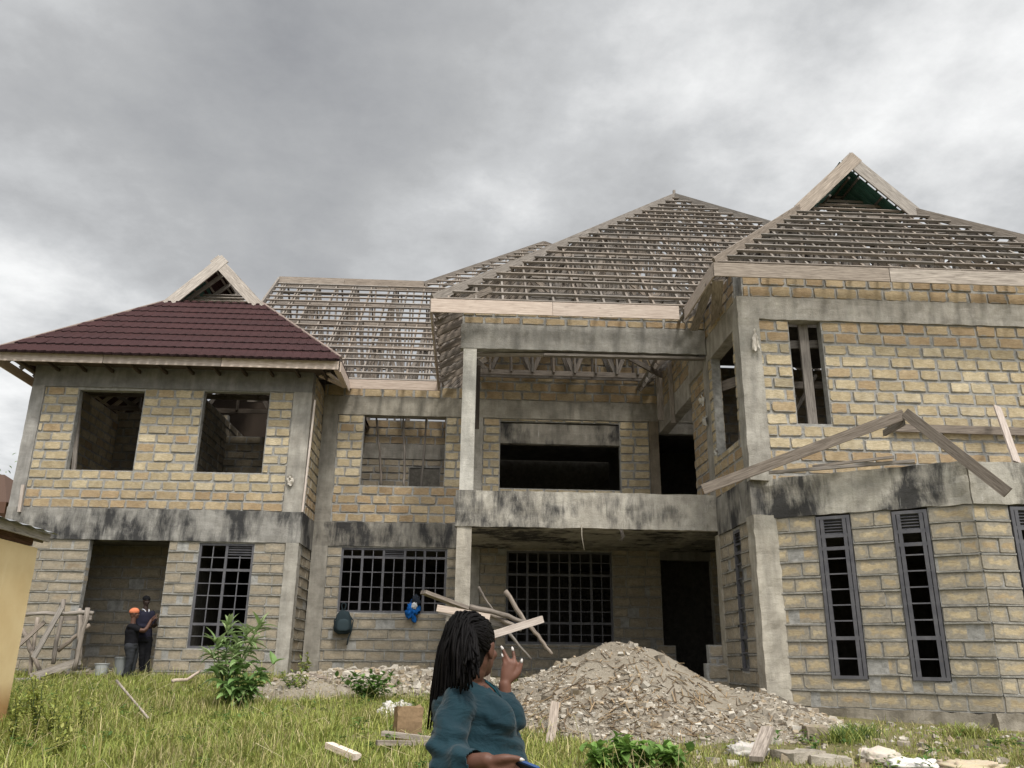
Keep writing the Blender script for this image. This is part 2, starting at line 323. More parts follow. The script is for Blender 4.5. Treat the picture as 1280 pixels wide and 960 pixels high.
def wall(name, a, b, z0, z1, holes=(), thick=.2, ch=.22, pal=YELLOW, mat='stone_clean', strips=False, parent=None, gap=.034, lmin=.34, lmax=.5, blocks=True, tilt=.004, browns=()):
    """a wall of quarried blocks from a to b (plan), facing the right-hand side of b-a reversed; holes are (u0,u1,z0,z1)"""
    parent = parent or HOUSE
    A, B = V((a[0], a[1], 0)), V((b[0], b[1], 0)); U = (B-A); L = U.length; U /= L; Nn = V((U.y, -U.x, 0)); Z = V((0, 0, 1))
    P = lambda u, z, d: A + U*u + Z*z - Nn*d
    hs = [h for h in holes]
    def solid(u, z): return not any(h[0] < u < h[1] and h[2] < z < h[3] for h in hs)
    us = sorted({0.0, L, *[min(max(x, 0), L) for h in hs for x in h[:2]]}); zs = sorted({z0, z1, *[min(max(x, z0), z1) for h in hs for x in h[2:]]})
    core = MB(); f0, f1 = (.007 if strips else .014), thick-.014
    for i in range(len(us)-1):
        for j in range(len(zs)-1):
            ua, ub, za, zb = us[i], us[i+1], zs[j], zs[j+1]; um, zm = (ua+ub)/2, (za+zb)/2
            if ub-ua < 1e-4 or zb-za < 1e-4 or not solid(um, zm): continue
            core.face([P(ua, za, f0), P(ub, za, f0), P(ub, zb, f0), P(ua, zb, f0)]); core.face([P(ub, za, f1), P(ua, za, f1), P(ua, zb, f1), P(ub, zb, f1)])
            e = 1e-3
            for (du, dz, q) in ((-1, 0, (ua, za, ua, zb)), (1, 0, (ub, zb, ub, za)), (0, -1, (ub, za, ua, za)), (0, 1, (ua, zb, ub, zb))):
                uu, vv = (ua-e if du < 0 else ub+e if du > 0 else um), (za-e if dz < 0 else zb+e if dz > 0 else zm)
                if uu < 0 or uu > L or vv < z0 or vv > z1 or not solid(uu, vv):
                    k = .006; p = [q[0]-du*-k*0, q[1], q[2], q[3]]
                    core.face([P(p[0], p[1], f0), P(p[2], p[3], f0), P(p[2], p[3], f1), P(p[0], p[1], f1)])
    if not blocks: core.c = [(.38, .36, .33)]*len(core.c)  # plain inner walls coloured darker, standing in for deep room shade
    w = core.build(name, 'mortar', parent)
    if not blocks: return w
    bl = MB(); st = bl
    rows = max(1, round((z1-z0)/ch)); rh = (z1-z0)/rows
    def block(ua, ub, za, zb, col):
        g = gap/2; gu = .004 if strips else g; ua += gu*random.uniform(.5, 1.3); ub -= gu*random.uniform(.5, 1.3); za += g*random.uniform(.6, 1.3); zb -= g*random.uniform(.6, 1.3)
        if ub-ua < .03 or zb-za < .03: return
        pr = random.uniform(-.012, .012); c = min(.03, (zb-za)*.2); J = lambda: random.uniform(-.008, .008); r = lambda: c*random.choice((.15, .25, .4, .6, 1.3))
        sk = random.uniform(-tilt, tilt)
        o = [(ua+r(), za+J()), (ub-r(), za+J()), (ub+J(), za+r()), (ub+J(), zb-r()), (ub-r(), zb+J()), (ua+r(), zb+J()), (ua+J(), zb-r()), (ua+J(), za+r())]
        um, zm = (ua+ub)/2, (za+zb)/2; ins = .009
        def shrink(u, z): return (u+math.copysign(min(ins, abs(u-um)), um-u), z+math.copysign(min(ins, abs(z-zm)), zm-z))
        fr = [P(*shrink(u, z), pr-.004+sk*((u-um)/.2)) for u, z in o]; bs = [P(u, z, .016) for u, z in o]; bk = [P(u, z, thick-random.uniform(0, .008)) for u, z in o]
        uvq = [((u-ua)/(ub-ua), (z-za)/(zb-za)) for u, z in o]; n = 8
        bl.face(fr, col, uvq)
        for i in range(n):
            j = (i+1) % n; bl.face([fr[i], bs[i], bs[j], fr[j]], col, [uvq[i], uvq[i], uvq[j], uvq[j]]); bl.face([bs[i], bk[i], bk[j], bs[j]], col, [(.1, .5), (.9, .5), (.9, .5), (.1, .5)])
        bl.face(bk[::-1], col, uvq[::-1])
    off = random.random()*.3
    for k in range(rows):
        za, zb = z0+k*rh, z0+(k+1)*rh; pl = BROWN if any(p <= k < q for p, q in browns) else pal
        cuts = sorted({0.0, L, *[min(max(x, 0), L) for h in hs if h[2] < zb-.01 and h[3] > za+.01 for x in h[:2]]})
        for i in range(len(cuts)-1):
            ua, ub = cuts[i], cuts[i+1]
            if ub-ua < .02: continue
            um = (ua+ub)/2; spans = [(za, zb)]
            for h in hs:
                if h[0] < um < h[1]:
                    spans = [x for (p, q) in spans for x in ((p, min(q, h[2])), (max(p, h[3]), q)) if x[1]-x[0] > .035]
            for (p, q) in spans:
                if q-p < rh*.25 and q-p < .05: continue
                u = ua - (off if k % 2 else off+.2) % .38 * (1 if ua == 0 else random.random()); 
                while u < ub-.01:
                    l = random.uniform(lmin, lmax); e = u+l
                    if ub-e < .16: e = ub
                    if min(e, ub)-max(u, ua) > .05: block(max(u, ua), min(e, ub), p, q, pick(pl))
                    u = e
                if strips and p == za and k > 0:
                    # raised pointing along the bed joint
                    s, e2 = ua+.004, ub-.004; n = max(2, int((e2-s)/.25)); prev = None
                    for t in range(n+1):
                        uu = s+(e2-s)*t/n; zc = za+random.uniform(-.004, .004); hh = .0135*random.uniform(.6, 1.3); d = -.021*random.uniform(.75, 1.15)
                        cur = [P(uu, zc-hh, .015), P(uu, zc-hh*.9, d), P(uu, zc+hh*.7, d), P(uu, zc+hh, .015)]
                        if prev:
                            st.m = 1
                            for q2 in range(3): st.face([prev[q2], cur[q2], cur[q2+1], prev[q2+1]], (.92, .9, .86))
                        prev = cur
                    st.m = 0
    bl.build('stone_facing', [mat, 'mortar'], w)
    return w
def concrete(name, boxes, mat='concrete', col=(1, 1, 1), res=.14, amp=.008, parent=None):
    b = MB()
    for lo, hi in boxes:
        lo, hi = V(lo), V(hi); d = hi-lo; b.rough(lo, V((d.x, 0, 0)), V((0, d.y, 0)), V((0, 0, d.z)), res, amp, col)
    return b.build(name, mat, parent or HOUSE, weld=True)
def concrete_along(name, a, b, z0, z1, thick, proud=.02, mat='concrete', col=(1, 1, 1), res=.14, amp=.009):
    A, B = V((a[0], a[1], 0)), V((b[0], b[1], 0)); U = (B-A).normalized(); Nn = V((U.y, -U.x, 0)); m_ = MB()
    m_.rough(A+Nn*proud+V((0, 0, z0)), B-A, -Nn*thick, V((0, 0, z1-z0)), res, amp, col)
    return m_.build(name, mat, HOUSE, weld=True)

YA, YB, YP, YR = 19.0, 20.5, 15.9, 13.8
XA0, XA1, XR = -10.25, -3.82, 4.77
# left wing: lower and upper storey
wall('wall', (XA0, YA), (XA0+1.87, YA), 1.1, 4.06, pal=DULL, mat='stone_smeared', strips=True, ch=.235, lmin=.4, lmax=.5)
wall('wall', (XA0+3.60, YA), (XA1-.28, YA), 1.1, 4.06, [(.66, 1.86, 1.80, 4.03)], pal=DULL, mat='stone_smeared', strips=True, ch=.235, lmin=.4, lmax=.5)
wall('wall', (XA0+.27, YA), (XA1-.42, YA), 4.75, 7.58, [(.79, 2.28, 5.62, 7.52), (3.65, 5.17, 5.63, 7.56)], browns=((0, 2),))
wall('wall', (XA1, YA+.3), (XA1, YB), 1.1, 4.06, pal=DULL, mat='stone_smeared', strips=True, ch=.235)
wall('wall', (XA1+.01, YA+.3), (XA1+.01, YB), 4.75, 8.1, browns=((0, 3),))
wall('wall', (XA0, 27.8), (XA0, YA+.2), 1.1, 8.1, ch=.225, lmin=.4, lmax=.5)
concrete_along('floor_band', (XA0-.03, YA), (XA1+.03, YA), 4.06, 4.75, .3, .035, 'stained_concrete', (.82, .82, .82))
concrete_along('floor_band', (XA1, YA+.27), (XA1, YB-.02), 4.06, 4.75, .25, .03, 'stained_concrete', (.62, .62, .62))
concrete('column', [((XA1-.42, YA-.02, 4.75), (XA1, YA+.3, 7.6))], col=(1.0, .98, .95), res=.2, amp=.006)
concrete('column', [((XA1-.28, YA-.03, 1.0), (XA1+.01, YA+.28, 4.06))], col=(1.0, .98, .94), res=.2, amp=.008)
concrete('column', [((XA0-.02, YA-.02, 4.75), (XA0+.27, YA+.26, 7.6))], col=(.86, .86, .88), res=.2, amp=.008)
concrete_along('ring_beam', (XA0-.02, YA), (XA1, YA), 7.58, 8.1, .24, .02, 'concrete', (.62, .63, .66))
# recessed middle
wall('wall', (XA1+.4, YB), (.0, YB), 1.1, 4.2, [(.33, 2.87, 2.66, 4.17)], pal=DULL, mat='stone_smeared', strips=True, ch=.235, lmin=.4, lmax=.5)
wall('wall', (XA1+.4, YB), (.0, YB), 4.78, 7.5, [(.66, 2.72, 5.70, 7.5)], browns=((0, 4),))
wall('wall', (XA1, YB), (-.1, YB), 7.98, 8.3, pal=BROWN)
wall('wall', (-.1, YB), (5.0, YB), 7.98, 9.5, browns=((0, 9),), ch=.24, lmin=.4, lmax=.5)
concrete_along('floor_band', (XA1+.02, YB), (0, YB), 4.2, 4.78, .26, .03, 'stained_concrete', (.72, .70, .66))
concrete_along('ring_beam', (XA1, YB), (5.9, YB), 7.5, 7.98, .24, .02, 'concrete', (.85, .82, .76))
concrete('column', [((XA1+.02, YB-.03, 1.1), (XA1+.4, YB+.2, 4.2)), ((XA1+.02, YB-.03, 4.78), (XA1+.4, YB+.2, 7.5))], col=(.82, .80, .76), res=.2)
concrete('column', [((0.0, YB-.03, 1.1), (.24, YB+.2, 7.5))], col=(.9, .88, .85), res=.2)
# behind the porch
wall('wall', (.24, YB), (4.65, YB), 1.2, 4.3, [(.65, 3.22, 2.0, 4.16)], pal=DULL, mat='stone_smeared', strips=True, ch=.235, lmin=.4, lmax=.5)
wall('wall', (.24, YB), (4.5, YB), 4.7, 7.5, [(.45, 3.5, 5.7, 7.42)])
concrete_along('lintel', (.66, YB+.03), (3.78, YB+.03), 6.86, 7.38, .18, .0, 'stained_concrete', (.78, .75, .7))
concrete('column', [((4.5, YB-.05, 4.7), (4.74, YB+.2, 7.5))], col=(.6, .52, .42), res=.2)
wall('wall', (5.9, YB), (7.2, YB), 1.2, 8.0, pal=DULL, mat='stone_smeared')
concrete('lintel', [((4.65, YB, 4.0), (5.9, YB+.2, 4.72))], col=(.5, .5, .5)); concrete('lintel', [((4.74, YB, 7.2), (5.9, YB+.2, 7.5))], col=(.9, .88, .85))
wall('wall', (4.40, YB-.33), (4.86, YB-.33), 1.2, 2.0, pal=DULL, ch=.2); wall('wall', (4.40, YB-.75), (4.74, YB-.75), 1.2, 1.72, pal=DULL, ch=.2)
# porch: posts, floor slab, high beam and the block course over it
concrete('porch_post', [((-.26, YP, .9), (.02, YP+.26, 4.05))], col=(1.15, 1.1, 1.02), res=.3, amp=.004)
concrete('porch_post', [((-.24, YP+.01, 4.74), (.03, YP+.27, 7.66))], col=(1.3, 1.3, 1.28), res=.4, amp=.003)
concrete('porch_slab', [((-.3, YP-.03, 4.04), (XR-.01, YP+.2, 4.73)), ((-.25, YP+.2, 4.2), (XR+1.3, YB-.03, 4.70))], 'stained_concrete', (1.15, 1.12, 1.06), .12, .012)
concrete('ring_beam', [((-.3, YP, 7.66), (XR-.02, YP+.24, 8.2))], col=(.82, .82, .82), res=.12, amp=.012)
wall('wall', (-.28, YP+.02), (XR, YP+.02), 8.2, 8.55, pal=BROWN, ch=.2)
concrete('porch_post_stub', [((XR-.19, YP+.03, 7.62), (XR-.025, YP+.2, 8.35))], col=(.25, .25, .26), res=.2)
# right wing: side wall facing the porch
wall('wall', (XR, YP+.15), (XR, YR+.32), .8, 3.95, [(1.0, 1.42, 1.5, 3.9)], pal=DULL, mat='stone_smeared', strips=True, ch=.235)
concrete_along('floor_band', (XR, YP-.04), (XR, YR+.05), 3.95, 4.66, .24, .03, 'stained_concrete', (.75, .74, .72))
wall('wall', (XR, YP+.1), (XR, YR+.30), 4.66, 7.5, [(.32, 1.72, 5.45, 7.5)], browns=((0, 3),))
wall('wall', (XR+.03, 17.4), (XR+.03, YP+.4), 4.7, 7.9, browns=((0, 14),))
concrete('column', [((XR-.02, YP-.02, 4.7), (XR+.2, YP+.32, 7.62))], col=(.9, .88, .84), res=.2)
concrete('column', [((XR-.03, YP-.06, .8), (XR+.2, YP+.18, 3.96))], col=(.95, .9, .8), res=.2)
concrete('ring_beam', [((XR, YR+.02, 7.5), (XR+.24, 17.4, 8.0)), ((XR, 17.4, 7.2), (XR+.24, YB-.04, 7.72))], col=(.98, .95, .9))
wall('wall', (XR, YB), (XR, YR+.2), 8.0, 8.6, pal=BROWN, ch=.2)
wall('wall', (XR+.01, YB), (XR+.01, 17.4), 7.72, 8.0, pal=BROWN, ch=.28)
wall('wall', (4.50, YP+.20), (5.0, YP+.20), .8, 1.95, pal=DULL, ch=.24); wall('wall', (4.36, YP-.05), (4.77, YP-.05), .8, 1.62, pal=DULL, ch=.24)
# right wing: front
wall('wall', (XR+.34, YR), (12.6, YR), 4.5, 7.58, [(.57, 1.17, 5.63, 7.58)], browns=((12, 14), (0, 3)), ch=.222)
concrete('column', [((XR-.03, YR-.03, 4.6), (XR+.36, YR+.3, 7.6))], col=(1.0, .98, .94), res=.15, amp=.014)
concrete('column', [((XR-.04, YR-.04, .6), (XR+.36, YR+.3, 4.0))], col=(1.1, 1.06, .98), res=.13, amp=.018)
concrete_along('ring_beam', (XR-.02, YR), (12.6, YR), 7.58, 8.02, .24, .03, 'concrete', (.95, .93, .9), .12, .016)
wall('wall', (XR+.1, YR), (12.6, YR), 8.02, 8.5, pal=BROWN, ch=.23, browns=((0, 3),))
# right wing: ground-floor bay
F0, F1, F2 = V((5.1, 13.79, 0)), V((7.54, 12.13, 0)), V((12.4, 12.13, 0)); FU = (F1-F0).normalized(); FL = (F1-F0).length; FN = V((FU.y, -FU.x, 0))
BAY = [((0.494, 0.410, 0.270), 8), ((0.535, 0.455, 0.315), 6), ((0.446, 0.366, 0.238), 5), ((0.422, 0.318, 0.190), 1.5)]
wall('wall', F0[:2], F1[:2], 1.0, 3.95, [(.66, 1.2, 1.42, 3.95), (1.81, 2.33, 1.41, 3.95)], pal=BAY, mat='stone_bay', strips=True, ch=.245, lmin=.38, lmax=.52, gap=.028)
wall('wall', F1[:2], F2[:2], 1.0, 3.95, [(.55, 1.1, 1.42, 3.95), (2.4, 2.95, 1.42, 3.95)], pal=BAY, mat='stone_bay', strips=True, ch=.245, lmin=.38, lmax=.52, gap=.028)
concrete_along('floor_band', (F0-FU*.15)[:2], F1[:2], 3.95, 4.62, .3, .03, 'stained_concrete', (1.1, 1.08, 1.02), .11, .018)
concrete_along('floor_band', F1[:2], F2[:2], 3.95, 4.6, .3, .035, 'stained_concrete', (1.1, 1.08, 1.02), .11, .018)
b_ = MB(); b_.rough((F0-V((.1, -.05, 0))+V((0, 0, .4))), F1-F0, -FN*.3, V((0, 0, .6)), .12, .03, (.75, .7, .62)); b_.rough(F1+V((-.16, -.06, .3)), F2-F1, V((0, .34, 0)), V((0, 0, .71)), .12, .03, (.75, .7, .62)); b_.build('footing', 'concrete', HOUSE, weld=True)
b_ = MB(); pts = [F0, F1, F2, V((12.4, 13.78, 0)), V((5.1, 13.78, 0))]
b_.face([p+V((0, 0, 4.3)) for p in pts]); b_.face([p+V((0, 0, 4.42)) for p in pts][::-1]); b_.build('bay_roof_slab', 'concrete', HOUSE)
# inside: floor slab, rear and cross walls, upper ceiling over the middle room
concrete('floor_slab', [((XA0+.2, YA+.27, 4.15), (XA1-.2, 27.6, 4.72)), ((XA1-.2, YB+.24, 4.2), (4.6, 27.6, 4.7)), ((XR+.25, YR+.3, 4.2), (12.3, 27.6, 4.68))], res=1.5, amp=.0, col=(.6, .6, .6))
wall('inner_wall', (XA0+.2, 20.75), (-6.45, 20.75), 1.1, 4.15, pal=DULL, mat='stone_smeared', strips=True, ch=.26, lmin=.4, lmax=.5)
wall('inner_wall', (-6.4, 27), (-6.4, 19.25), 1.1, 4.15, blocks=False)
wall('inner_wall', (-7.0, 23.2), (XA1, 23.2), 4.72, 7.55, ch=.225, lmin=.4, lmax=.5, pal=DULL); wall('inner_wall', (XA0+.2, 23.3), (-7.0, 23.3), 4.72, 8.2, ch=.225, pal=DULL)
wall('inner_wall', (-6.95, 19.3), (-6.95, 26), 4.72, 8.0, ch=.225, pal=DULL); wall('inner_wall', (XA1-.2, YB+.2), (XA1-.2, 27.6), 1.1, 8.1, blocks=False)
wall('inner_wall', (XA1, 24.5), (.4, 24.5), 4.7, 7.3, [(1.95, 2.85, 4.8, 7.05)], ch=.225, pal=DULL)
concrete('ring_beam', [((XA1, 24.48, 7.3), (.4, 24.7, 7.75))], col=(.8, .78, .74)); wall('inner_wall', (XA1, 24.5), (.4, 24.5), 7.75, 8.5, pal=BROWN)
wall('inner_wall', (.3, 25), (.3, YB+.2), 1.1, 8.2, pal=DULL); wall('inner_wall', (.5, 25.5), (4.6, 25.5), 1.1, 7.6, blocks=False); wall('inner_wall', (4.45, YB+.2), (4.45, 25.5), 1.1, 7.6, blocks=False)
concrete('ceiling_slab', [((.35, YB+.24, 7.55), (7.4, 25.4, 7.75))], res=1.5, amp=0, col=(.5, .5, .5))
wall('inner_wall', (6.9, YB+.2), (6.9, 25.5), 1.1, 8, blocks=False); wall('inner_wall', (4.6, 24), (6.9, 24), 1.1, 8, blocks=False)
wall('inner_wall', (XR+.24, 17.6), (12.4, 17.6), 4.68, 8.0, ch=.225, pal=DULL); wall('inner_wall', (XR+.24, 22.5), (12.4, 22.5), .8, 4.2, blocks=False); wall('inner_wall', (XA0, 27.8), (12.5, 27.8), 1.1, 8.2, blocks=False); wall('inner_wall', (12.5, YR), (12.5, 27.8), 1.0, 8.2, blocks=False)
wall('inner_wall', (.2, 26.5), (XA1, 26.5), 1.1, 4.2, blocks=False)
concrete('ceiling_slab', [((XR+.3, 15.3, 8.08), (12.2, 17.7, 8.2))], res=1.5, amp=0, col=(.3, .28, .26))  # added dark ceiling under the open roof, keeps the right upper window dark
b_ = MB(); b_.face([(-10.7, 27.3, 8.1), (-3.3, 27.3, 8.1), (-7, 27.3, 11.6)]); b_.face([(-10.7, 27.36, 8.1), (-3.3, 27.36, 8.1), (-7, 27.36, 11.6)]); b_.build('gable_dark_sheet', 'timber_dark', HOUSE)  # added dark sheet across the rear gable, hides the sky behind the windows
concrete('ground_slab', [((XA0+.1, YA+.1, .6), (XA1-.05, 27.6, 1.26)), ((XA1, YB+.1, .6), (-.3, 27.6, 1.24)), ((-.3, YP+.0, .5), (XR, 27.6, 1.12)), ((XR+.1, YR+.25, .4), (12.3, 27.6, 1.13))], res=1.2, amp=.0, col=(.7, .68, .64))

# ------------------------------------------------------------------ steel windows (burglar-proof grids, no glass yet)
def window(a, U, w, z0, z1, vert, horz, louvre, heavy_v=(), heavy_h=(), inset=.05, lcol=(.9, .9, .9)):
    """a: lower left plan point on the wall face, U along it; vert/horz are bar places, louvre=(u0,u1,za,zb)"""
    U = V((U[0], U[1], 0)).normalized(); Nn = V((U.y, -U.x, 0)); O = V((a[0], a[1], 0))-Nn*inset; X = lambda u, z: O+U*u+V((0, 0, z))
    f = MB(); g = MB(); t = .05; up = Nn
    for z in (z0+t/2, z1-t/2): f.bar(X(0, z), X(w, z), t, .05, up)
    for u in (t/2, w-t/2): f.bar(X(u, z0+t), X(u, z1-t), t, .05, up)
    for u in heavy_v: f.bar(X(u, z0+t), X(u, z1-t), .055, .046, up)
    for z in heavy_h: f.bar(X(t, z), X(w-t, z), .055, .042, up)
    fr = f.build('window', 'metal_paint', HOUSE)
    for u in vert: g.bar(X(u, z0+t), X(u, louvre[2] if louvre and louvre[0] < u < louvre[1] else z1-t), .022, .022, up, (1.15, 1.15, 1.15))
    for z in horz: g.bar(X(t, z), X(w-t, z), .02, .028, up, (1.15, 1.15, 1.15))
    if g.f: g.build('grille', 'metal_paint', fr)
    if louvre:
        l = MB(); u0, u1, za, zb = louvre; n = max(3, int((zb-za)/.045))
        for i in range(n):
            z = za+(zb-za)*(i+.5)/n; l.bar(X(u0, z)-Nn*.01, X(u1, z)-Nn*.01, .05, .008, (Nn*.6+V((0, 0, 1))).normalized(), lcol)
        l.face([X(u0, za)-Nn*.03, X(u1, za)-Nn*.03, X(u1, zb)-Nn*.03, X(u0, zb)-Nn*.03], (.6, .6, .6)); l.build('louvre_vent', 'metal_paint', fr)
    return fr
lin = lambda a, b, n: [a+(b-a)*(i+1)/(n+1) for i in range(n)]
window((-5.99, YA), (1, 0), 1.2, 1.8, 4.03, lin(0, 1.2, 3), [2.05, 2.62, 2.9, 3.16, 3.72], (.62, 1.15, 3.76, 3.98), heavy_v=(.6,), heavy_h=(2.3, 3.45))
window((XA1+.4+.33, YB), (1, 0), 2.54, 2.66, 4.17, [.254*i for i in range(1, 10) if i % 2], [2.9, 3.25, 3.6], (1.03, 1.5, 3.98, 4.12), heavy_v=(.508, 1.016, 1.524, 2.0), heavy_h=(3.95,))
window((.24+.65, YB), (1, 0), 2.57, 2.0, 4.16, [.257*i for i in range(1, 10) if i % 2], [2.22, 2.75, 3.02, 3.3, 3.9], None, heavy_v=(.51, 1.03, 1.54, 2.06), heavy_h=(2.48, 3.6))
def bay_window(a, U, w):
    window(a, U, w, 1.42, 3.92, (), [1.72, 2.28, 2.52, 2.76, 3.0, 3.24], (.06, w-.06, 3.62, 3.9), heavy_v=(.09, w-.09), heavy_h=(2.02, 3.4, 3.6), inset=.0)
bay_window((F0+FU*.67)[:2], FU, .52); bay_window((F0+FU*1.82)[:2], FU, .5); bay_window((F1+V((.56, 0, 0)))[:2], (1, 0), .53); bay_window((F1+V((2.41, 0, 0)))[:2], (1, 0), .53)
window((XR, YP+.15-1.0), (0, -1), .42, 1.5, 3.9, (), [1.8, 2.3, 2.55, 2.8, 3.05, 3.3, 3.65], (.05, .37, 3.65, 3.86), heavy_h=(2.05, 3.5), inset=.03)
# ------------------------------------------------------------------ roofs: battens on rafters on trusses
def wood(k=1.0):
    q = random.uniform(.78, 1.18)*k; w = random.uniform(-.04, .05); return (q*(1+w), q, q*(1-w))
def slope(roof, O, E, Sd, tan, lo, hi, t0, t1, e0, e1, single=True, sp=.285, rsp=.6, bcol=1.0, rafters=True, double=False):
    """one roof plane: eave corner O, E along the eave, Sd up the slope in plan; lo(t),hi(t) bound it at plan distance t"""
    O, E, Sd = V(O), V(E), V(Sd); up = (V((0, 0, 1))-Sd*tan).normalized(); X = lambda e, t, k=0: O+E*e+Sd*t+V((0, 0, t*tan))+up*k
    allb = MB(); t = t0+.06; k = 0
    while t < t1-.04:
        a, b = lo(t), hi(t)
        if b-a > .15:
            mb = MB() if single else allb; j = lambda: random.uniform(-.012, .012)
            # lengths butted on a rafter, each a little off line
            x = a
            while x < b-.05:
                l = random.uniform(2.6, 4.2); y = min(b, x+l); y = b if b-y < .7 else y
                mb.bar(X(x, t+j(), random.uniform(-.004, .006)), X(y, t+j(), random.uniform(-.004, .006)), .052, .05, up, wood(bcol)); x = y
            if single: mb.build('batten', 'timber', roof)
        t += sp; k += 1
    if not single and allb.f: tag(allb.build('batten', 'timber', roof), kind='stuff')
    if rafters:
        e = e0; rb = MB()
        while e <= e1:
            ts = [q*.05 for q in range(int(t0/.05), int(t1/.05)+1) if lo(q*.05) <= e <= hi(q*.05)]
            if ts and ts[-1]-ts[0] > .2:
                for de in ((-.04, .04) if double and random.random() < .6 else (0,)):
                    (rb.bar(X(e+de, max(ts[0], 0)+.01, -.08), X(e+de, ts[-1], -.08), .042, .11, up, wood(.9)))
                    if single: rb.build('rafter', 'timber', roof); rb = MB()
            e += rsp*random.uniform(.92, 1.08)
        if not single and rb.f: tag(rb.build('rafter', 'timber', roof), kind='stuff')
def board(roof, name, a, b, w=.03, h=.25, up=(0, 0, 1), mat='timber_pale', k=1.0):
    """a fascia or verge, made of two or three lengths"""
    mb = MB(); a, b = V(a), V(b); n = max(1, round((b-a).length/2.6)); cuts = [0]+[(i+random.uniform(-.15, .15))/n for i in range(1, n)]+[1]
    for i in range(n): mb.bar(a.lerp(b, cuts[i]), a.lerp(b, cuts[i+1]-.0015), w, h*random.uniform(.985, 1.015), up, wood(k))
    return mb.build(name, mat, roof)
def roof_part(bars):
    mb = MB()
    for a, b, w, h in bars: mb.bar(a, b, w, h, (0, 0, 1), wood(.95))
    return mb.build('roof', 'timber', HOUSE)
def truss(parent, a, b, z, H, step=.85, col=1.0, name='roof_truss', low=.12):
    """bottom chord from a to b at z with posts and diagonals up to the slope height H(x,y)"""
    a, b = V((a[0], a[1], z)), V((b[0], b[1], z)); d = b-a; L = d.length; d /= L; mb = MB(); mb.bar(a, b, .045, .13, (0, 0, 1), wood(col))
    top = lambda u: max(z, H((a+d*u).x, (a+d*u).y)-.15); n = max(2, int(L/step)); off = V((d.y, -d.x, 0))*.05
    for i in range(n):
        u0, u1 = L*i/n, L*(i+1)/n; z1 = top(u1)
        mb.bar(a+d*u0+V((0, 0, top(u0)-z)), a+d*u1+V((0, 0, z1-z)), .045, .12, (0, 0, 1), wood(col))
        if z1-z > low:
            p = a+d*u1; mb.bar(p+off, p+off+V((0, 0, z1-z)), .1, .045, (d.x, d.y, 0), wood(col))
            if i % 2: mb.bar(a+d*u0-off, p-off+V((0, 0, z1-z)), .1, .045, off, wood(col))
            else: mb.bar(a+d*u0-off+V((0, 0, max(0, top(u0)-z))), p-off, .1, .045, off, wood(col))
    return mb.build(name, 'timber', parent)

